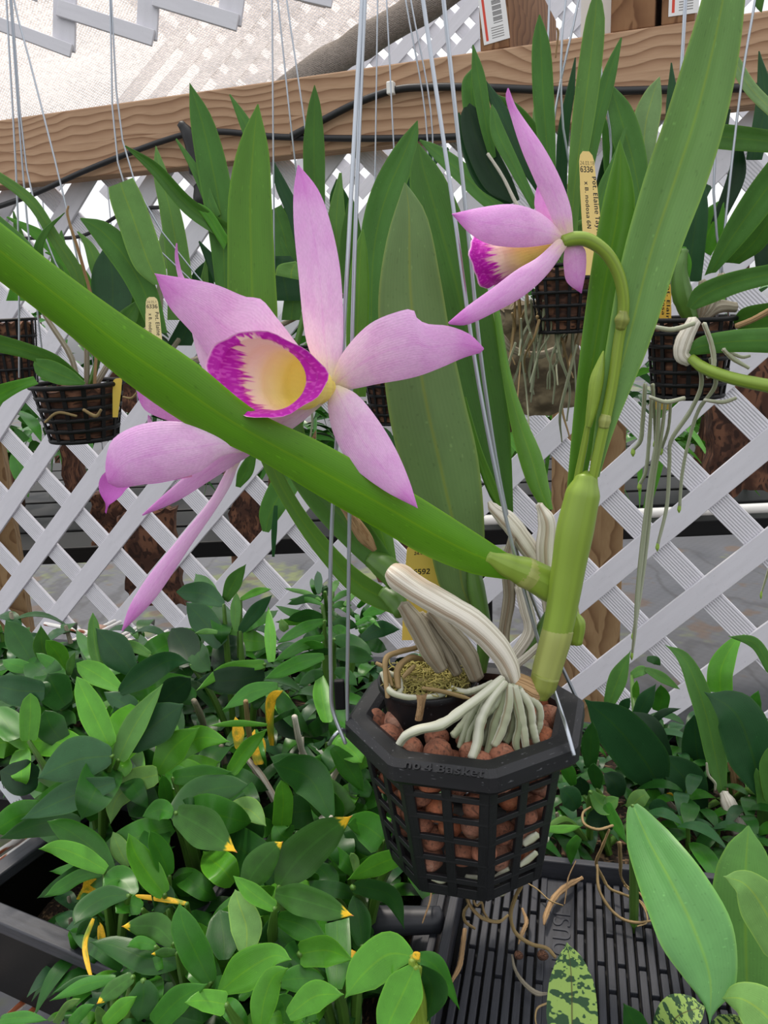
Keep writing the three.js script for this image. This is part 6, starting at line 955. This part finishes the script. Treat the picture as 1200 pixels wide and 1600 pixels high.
// filler growth: low leafy plants crowd the trays
{
  const mk = k => {
    const g = new THREE.Group(); for (let i = 0; i < 9; i++) { const a = i * 2.4 + k, l = rr(0.03, 0.05), w = rr(0.0055, 0.009), b = v3(rr(-0.006, 0.006), rr(0.02, 0.055), rr(-0.006, 0.006)), d = v3(Math.cos(a), rr(0.1, 0.9), Math.sin(a)).normalize(), s = d.clone().cross(v3(0, 1, 0)).normalize(); const L = [], R = []; for (let j = 0; j <= 8; j++) { const f = j / 8, m = b.clone().addScaledVector(d, l * f).add(v3(0, -l * 0.7 * f * f, 0)), ww = w * Math.sin(Math.PI * Math.pow(0.05 + 0.945 * f, 0.85)); L.push(m.clone().addScaledVector(s, -ww)); R.push(m.clone().addScaledVector(s, ww)); }
      const me = new THREE.Mesh(sheet(L, R, { na: 4, thick: 0.001, fold: rr(0.08, 0.2) }), [G.lowd, G.low, G.dark, G.lowd][(i + k) % 4]); me.name = 'leaf'; g.add(me); }
    const c = new THREE.Mesh(tube([v3(0, 0, 0), v3(0.002, 0.03, 0), v3(0, 0.055, 0.002)], [0.0028, 0.0022, 0.0015], { sides: 7 }), k % 2 ? M.stemD : M.paperD); c.name = 'cane'; g.add(c); return g;
  };
  const protos = [0, 1, 2, 3].map(mk); let n = 0;
  const plant = (p, s, label, group) => { const o = protos[n++ % 4].clone(); o.name = numbered('young_orchid'); o.position.copy(p); o.rotation.y = rr(0, 6.28); o.scale.setScalar(s); o.userData = { label, category: 'orchid', group }; shade(o); scene.add(o); };
  for (let i = 0; i < 66; i++) { const x = -0.60 + 0.57 * ((i * 0.7549) % 1), z = 0.135 + 0.265 * ((i * 0.5698 + 0.1) % 1); plant(TP(x, z, -0.046), rr(1.0, 1.6), 'small leafy orchid crowded in the rear left tray', 'young orchids in the rear left tray'); }
  for (let i = 0; i < 26; i++) { const x = -0.138 + 0.115 * ((i * 0.7549) % 1), z = -0.19 + 0.28 * ((i * 0.5698) % 1); plant(TP(x, z, -0.046), rr(0.8, 1.15), 'small leafy orchid crowded in the tray left of the ribbed tray', 'young orchids in the middle tray'); }
  for (let i = 0; i < 40; i++) { const x = 0.04 + 0.32 * ((i * 0.7549) % 1), z = 0.12 + 0.185 * ((i * 0.5698) % 1); plant(TP(x, z, -0.046), rr(0.65, 0.95), 'small leafy orchid crowded in the right tray', 'young orchids in the right tray'); }
  for (let i = 0; i < 12; i++) { const q = PH(lerp(110, 330, (i * 0.7549) % 1), lerp(1400, 1560, (i * 0.5698) % 1), 0); plant(q.setY(BENCH - 0.046), rr(0.8, 1.05), 'small leafy orchid beside the black tray at lower left', 'young orchids at lower left'); }
}
// roots and husks that lie on the ribbed tray
const onTray = (sp, name, mat, label, h = 0.004) => solo(name, tubeV(sp, { h, sides: 6, seg: 40, bump: 0.15 }), mat, label, name === 'dry_root' ? 'root' : 'husk');
onTray(Z9([[370, 480, 14], [280, 500, 16], [215, 470, 16], [210, 410, 14], [250, 380, 10]]), 'dry_root', M.rootT, 'looped pale root at the edge of the small scruffy orchid', [0.05, 0.06]);
onTray(Z9([[350, 500, 12], [310, 600, 16], [280, 680, 18], [310, 750, 18], [350, 815, 16], [430, 850, 15], [520, 890, 14], [555, 940, 10]]), 'dry_root', M.rootT, 'long tan root curving down over the tray', [0.05, 0.008, 0.008]);
onTray(Z9([[285, 690, 14], [295, 820, 16], [350, 920, 16], [420, 980, 16], [500, 1000, 16], [575, 990, 12]]), 'dry_root', M.rootT, 'tan root forking left along the tray', [0.03, 0.008, 0.008]);
onTray(Z9([[405, 570, 22], [410, 680, 20], [415, 760, 14], [450, 810, 12], [510, 840, 10], [545, 900, 8]]), 'dry_root', M.rootT, 'straight tan root hanging beside the huge leaf', [0.05, 0.008, 0.008]);
onTray(Z9([[430, 800, 8], [480, 850, 8], [540, 930, 9], [550, 1000, 8], [500, 1020, 7]]), 'dry_root', M.rootT, 'thin root tangled under the huge leaf edge', 0.008);
onTray(Z9([[205, 760, 20], [130, 800, 34], [60, 860, 36], [10, 960, 30], [0, 1010, 12]]), 'dry_husk', M.husk, 'brown curled husk lying across the embossed letters');
onTray(Z9([[170, 670, 6], [130, 760, 8], [120, 830, 7], [110, 900, 5]]), 'dry_husk', M.husk, 'thin brown twig crossing the curled husk', 0.012);
const Z10 = zf(600, 1340, 4);
onTray(Z10([[505, 450, 26], [490, 560, 34], [470, 680, 36], [420, 780, 22], [395, 840, 10]]), 'dry_husk', M.husk, 'orange brown husk along the left ribs of the tray');
onTray(Z10([[800, 610, 14], [820, 700, 20], [880, 790, 30], [960, 850, 34], [1020, 850, 16]]), 'dry_husk', M.paperD, 'grey shrivelled husk left of the mottled leaf');
onTray(Z10([[865, 320, 16], [890, 400, 26], [860, 480, 30], [840, 540, 10]]), 'dry_husk', M.husk, 'ragged brown husk below the basket', 0.006);
onTray(Z10([[1020, 910, 14], [960, 940, 14], [945, 1000, 12], [955, 1060, 10]]), 'dry_root', M.rootT, 'pale looped root beside the mottled leaf');
onTray(Z10([[300, 190, 14], [285, 280, 12], [250, 380, 10], [240, 410, 8]]), 'dry_husk', M.husk, 'thin brown stalk at the left tray rim', 0.02);
onTray(Z10([[890, 155, 8], [960, 200, 10], [1040, 270, 10], [1120, 300, 8]]), 'dry_root', M.rootT, 'thin root reaching right from under the basket', 0.006);
for (const [x, y, r, l] of [[990, 610, 36, 'dark clod of bark lying on the tray near the mottled leaf'], [840, 610, 30, 'dark clod of bark left of the other clod on the tray']]) { const q = Z10([[x, y, r]])[0], p = PH(q[0], q[1], 0.005), g = new THREE.IcosahedronGeometry(q[2] * mpp(p), 2), pp = g.attributes.position; for (let i = 0; i < pp.count; i++) { const v = v3(pp.getX(i), pp.getY(i), pp.getZ(i)); v.multiplyScalar(1 + 0.4 * (noise(v.x * 400, v.y * 400, v.z * 400) - 0.5)); pp.setXYZ(i, v.x, v.y * 0.8, v.z); } g.computeVertexNormals(); g.translate(p.x, p.y, p.z); solo('bark_clod', g, M.bark, l, 'bark'); }
{ const p = PH(632, 1437, 0.005), g = tube([p.clone().add(v3(-0.02, 0, 0)), p.clone().add(v3(0.022, 0.002, 0.004))], [0.009, 0.008], { sides: 14, seg: 8 }); solo('black_pipe', g, M.tray, 'short black pipe end lying left of the ribbed tray', 'pipe'); }

renderer.render(scene, camera);
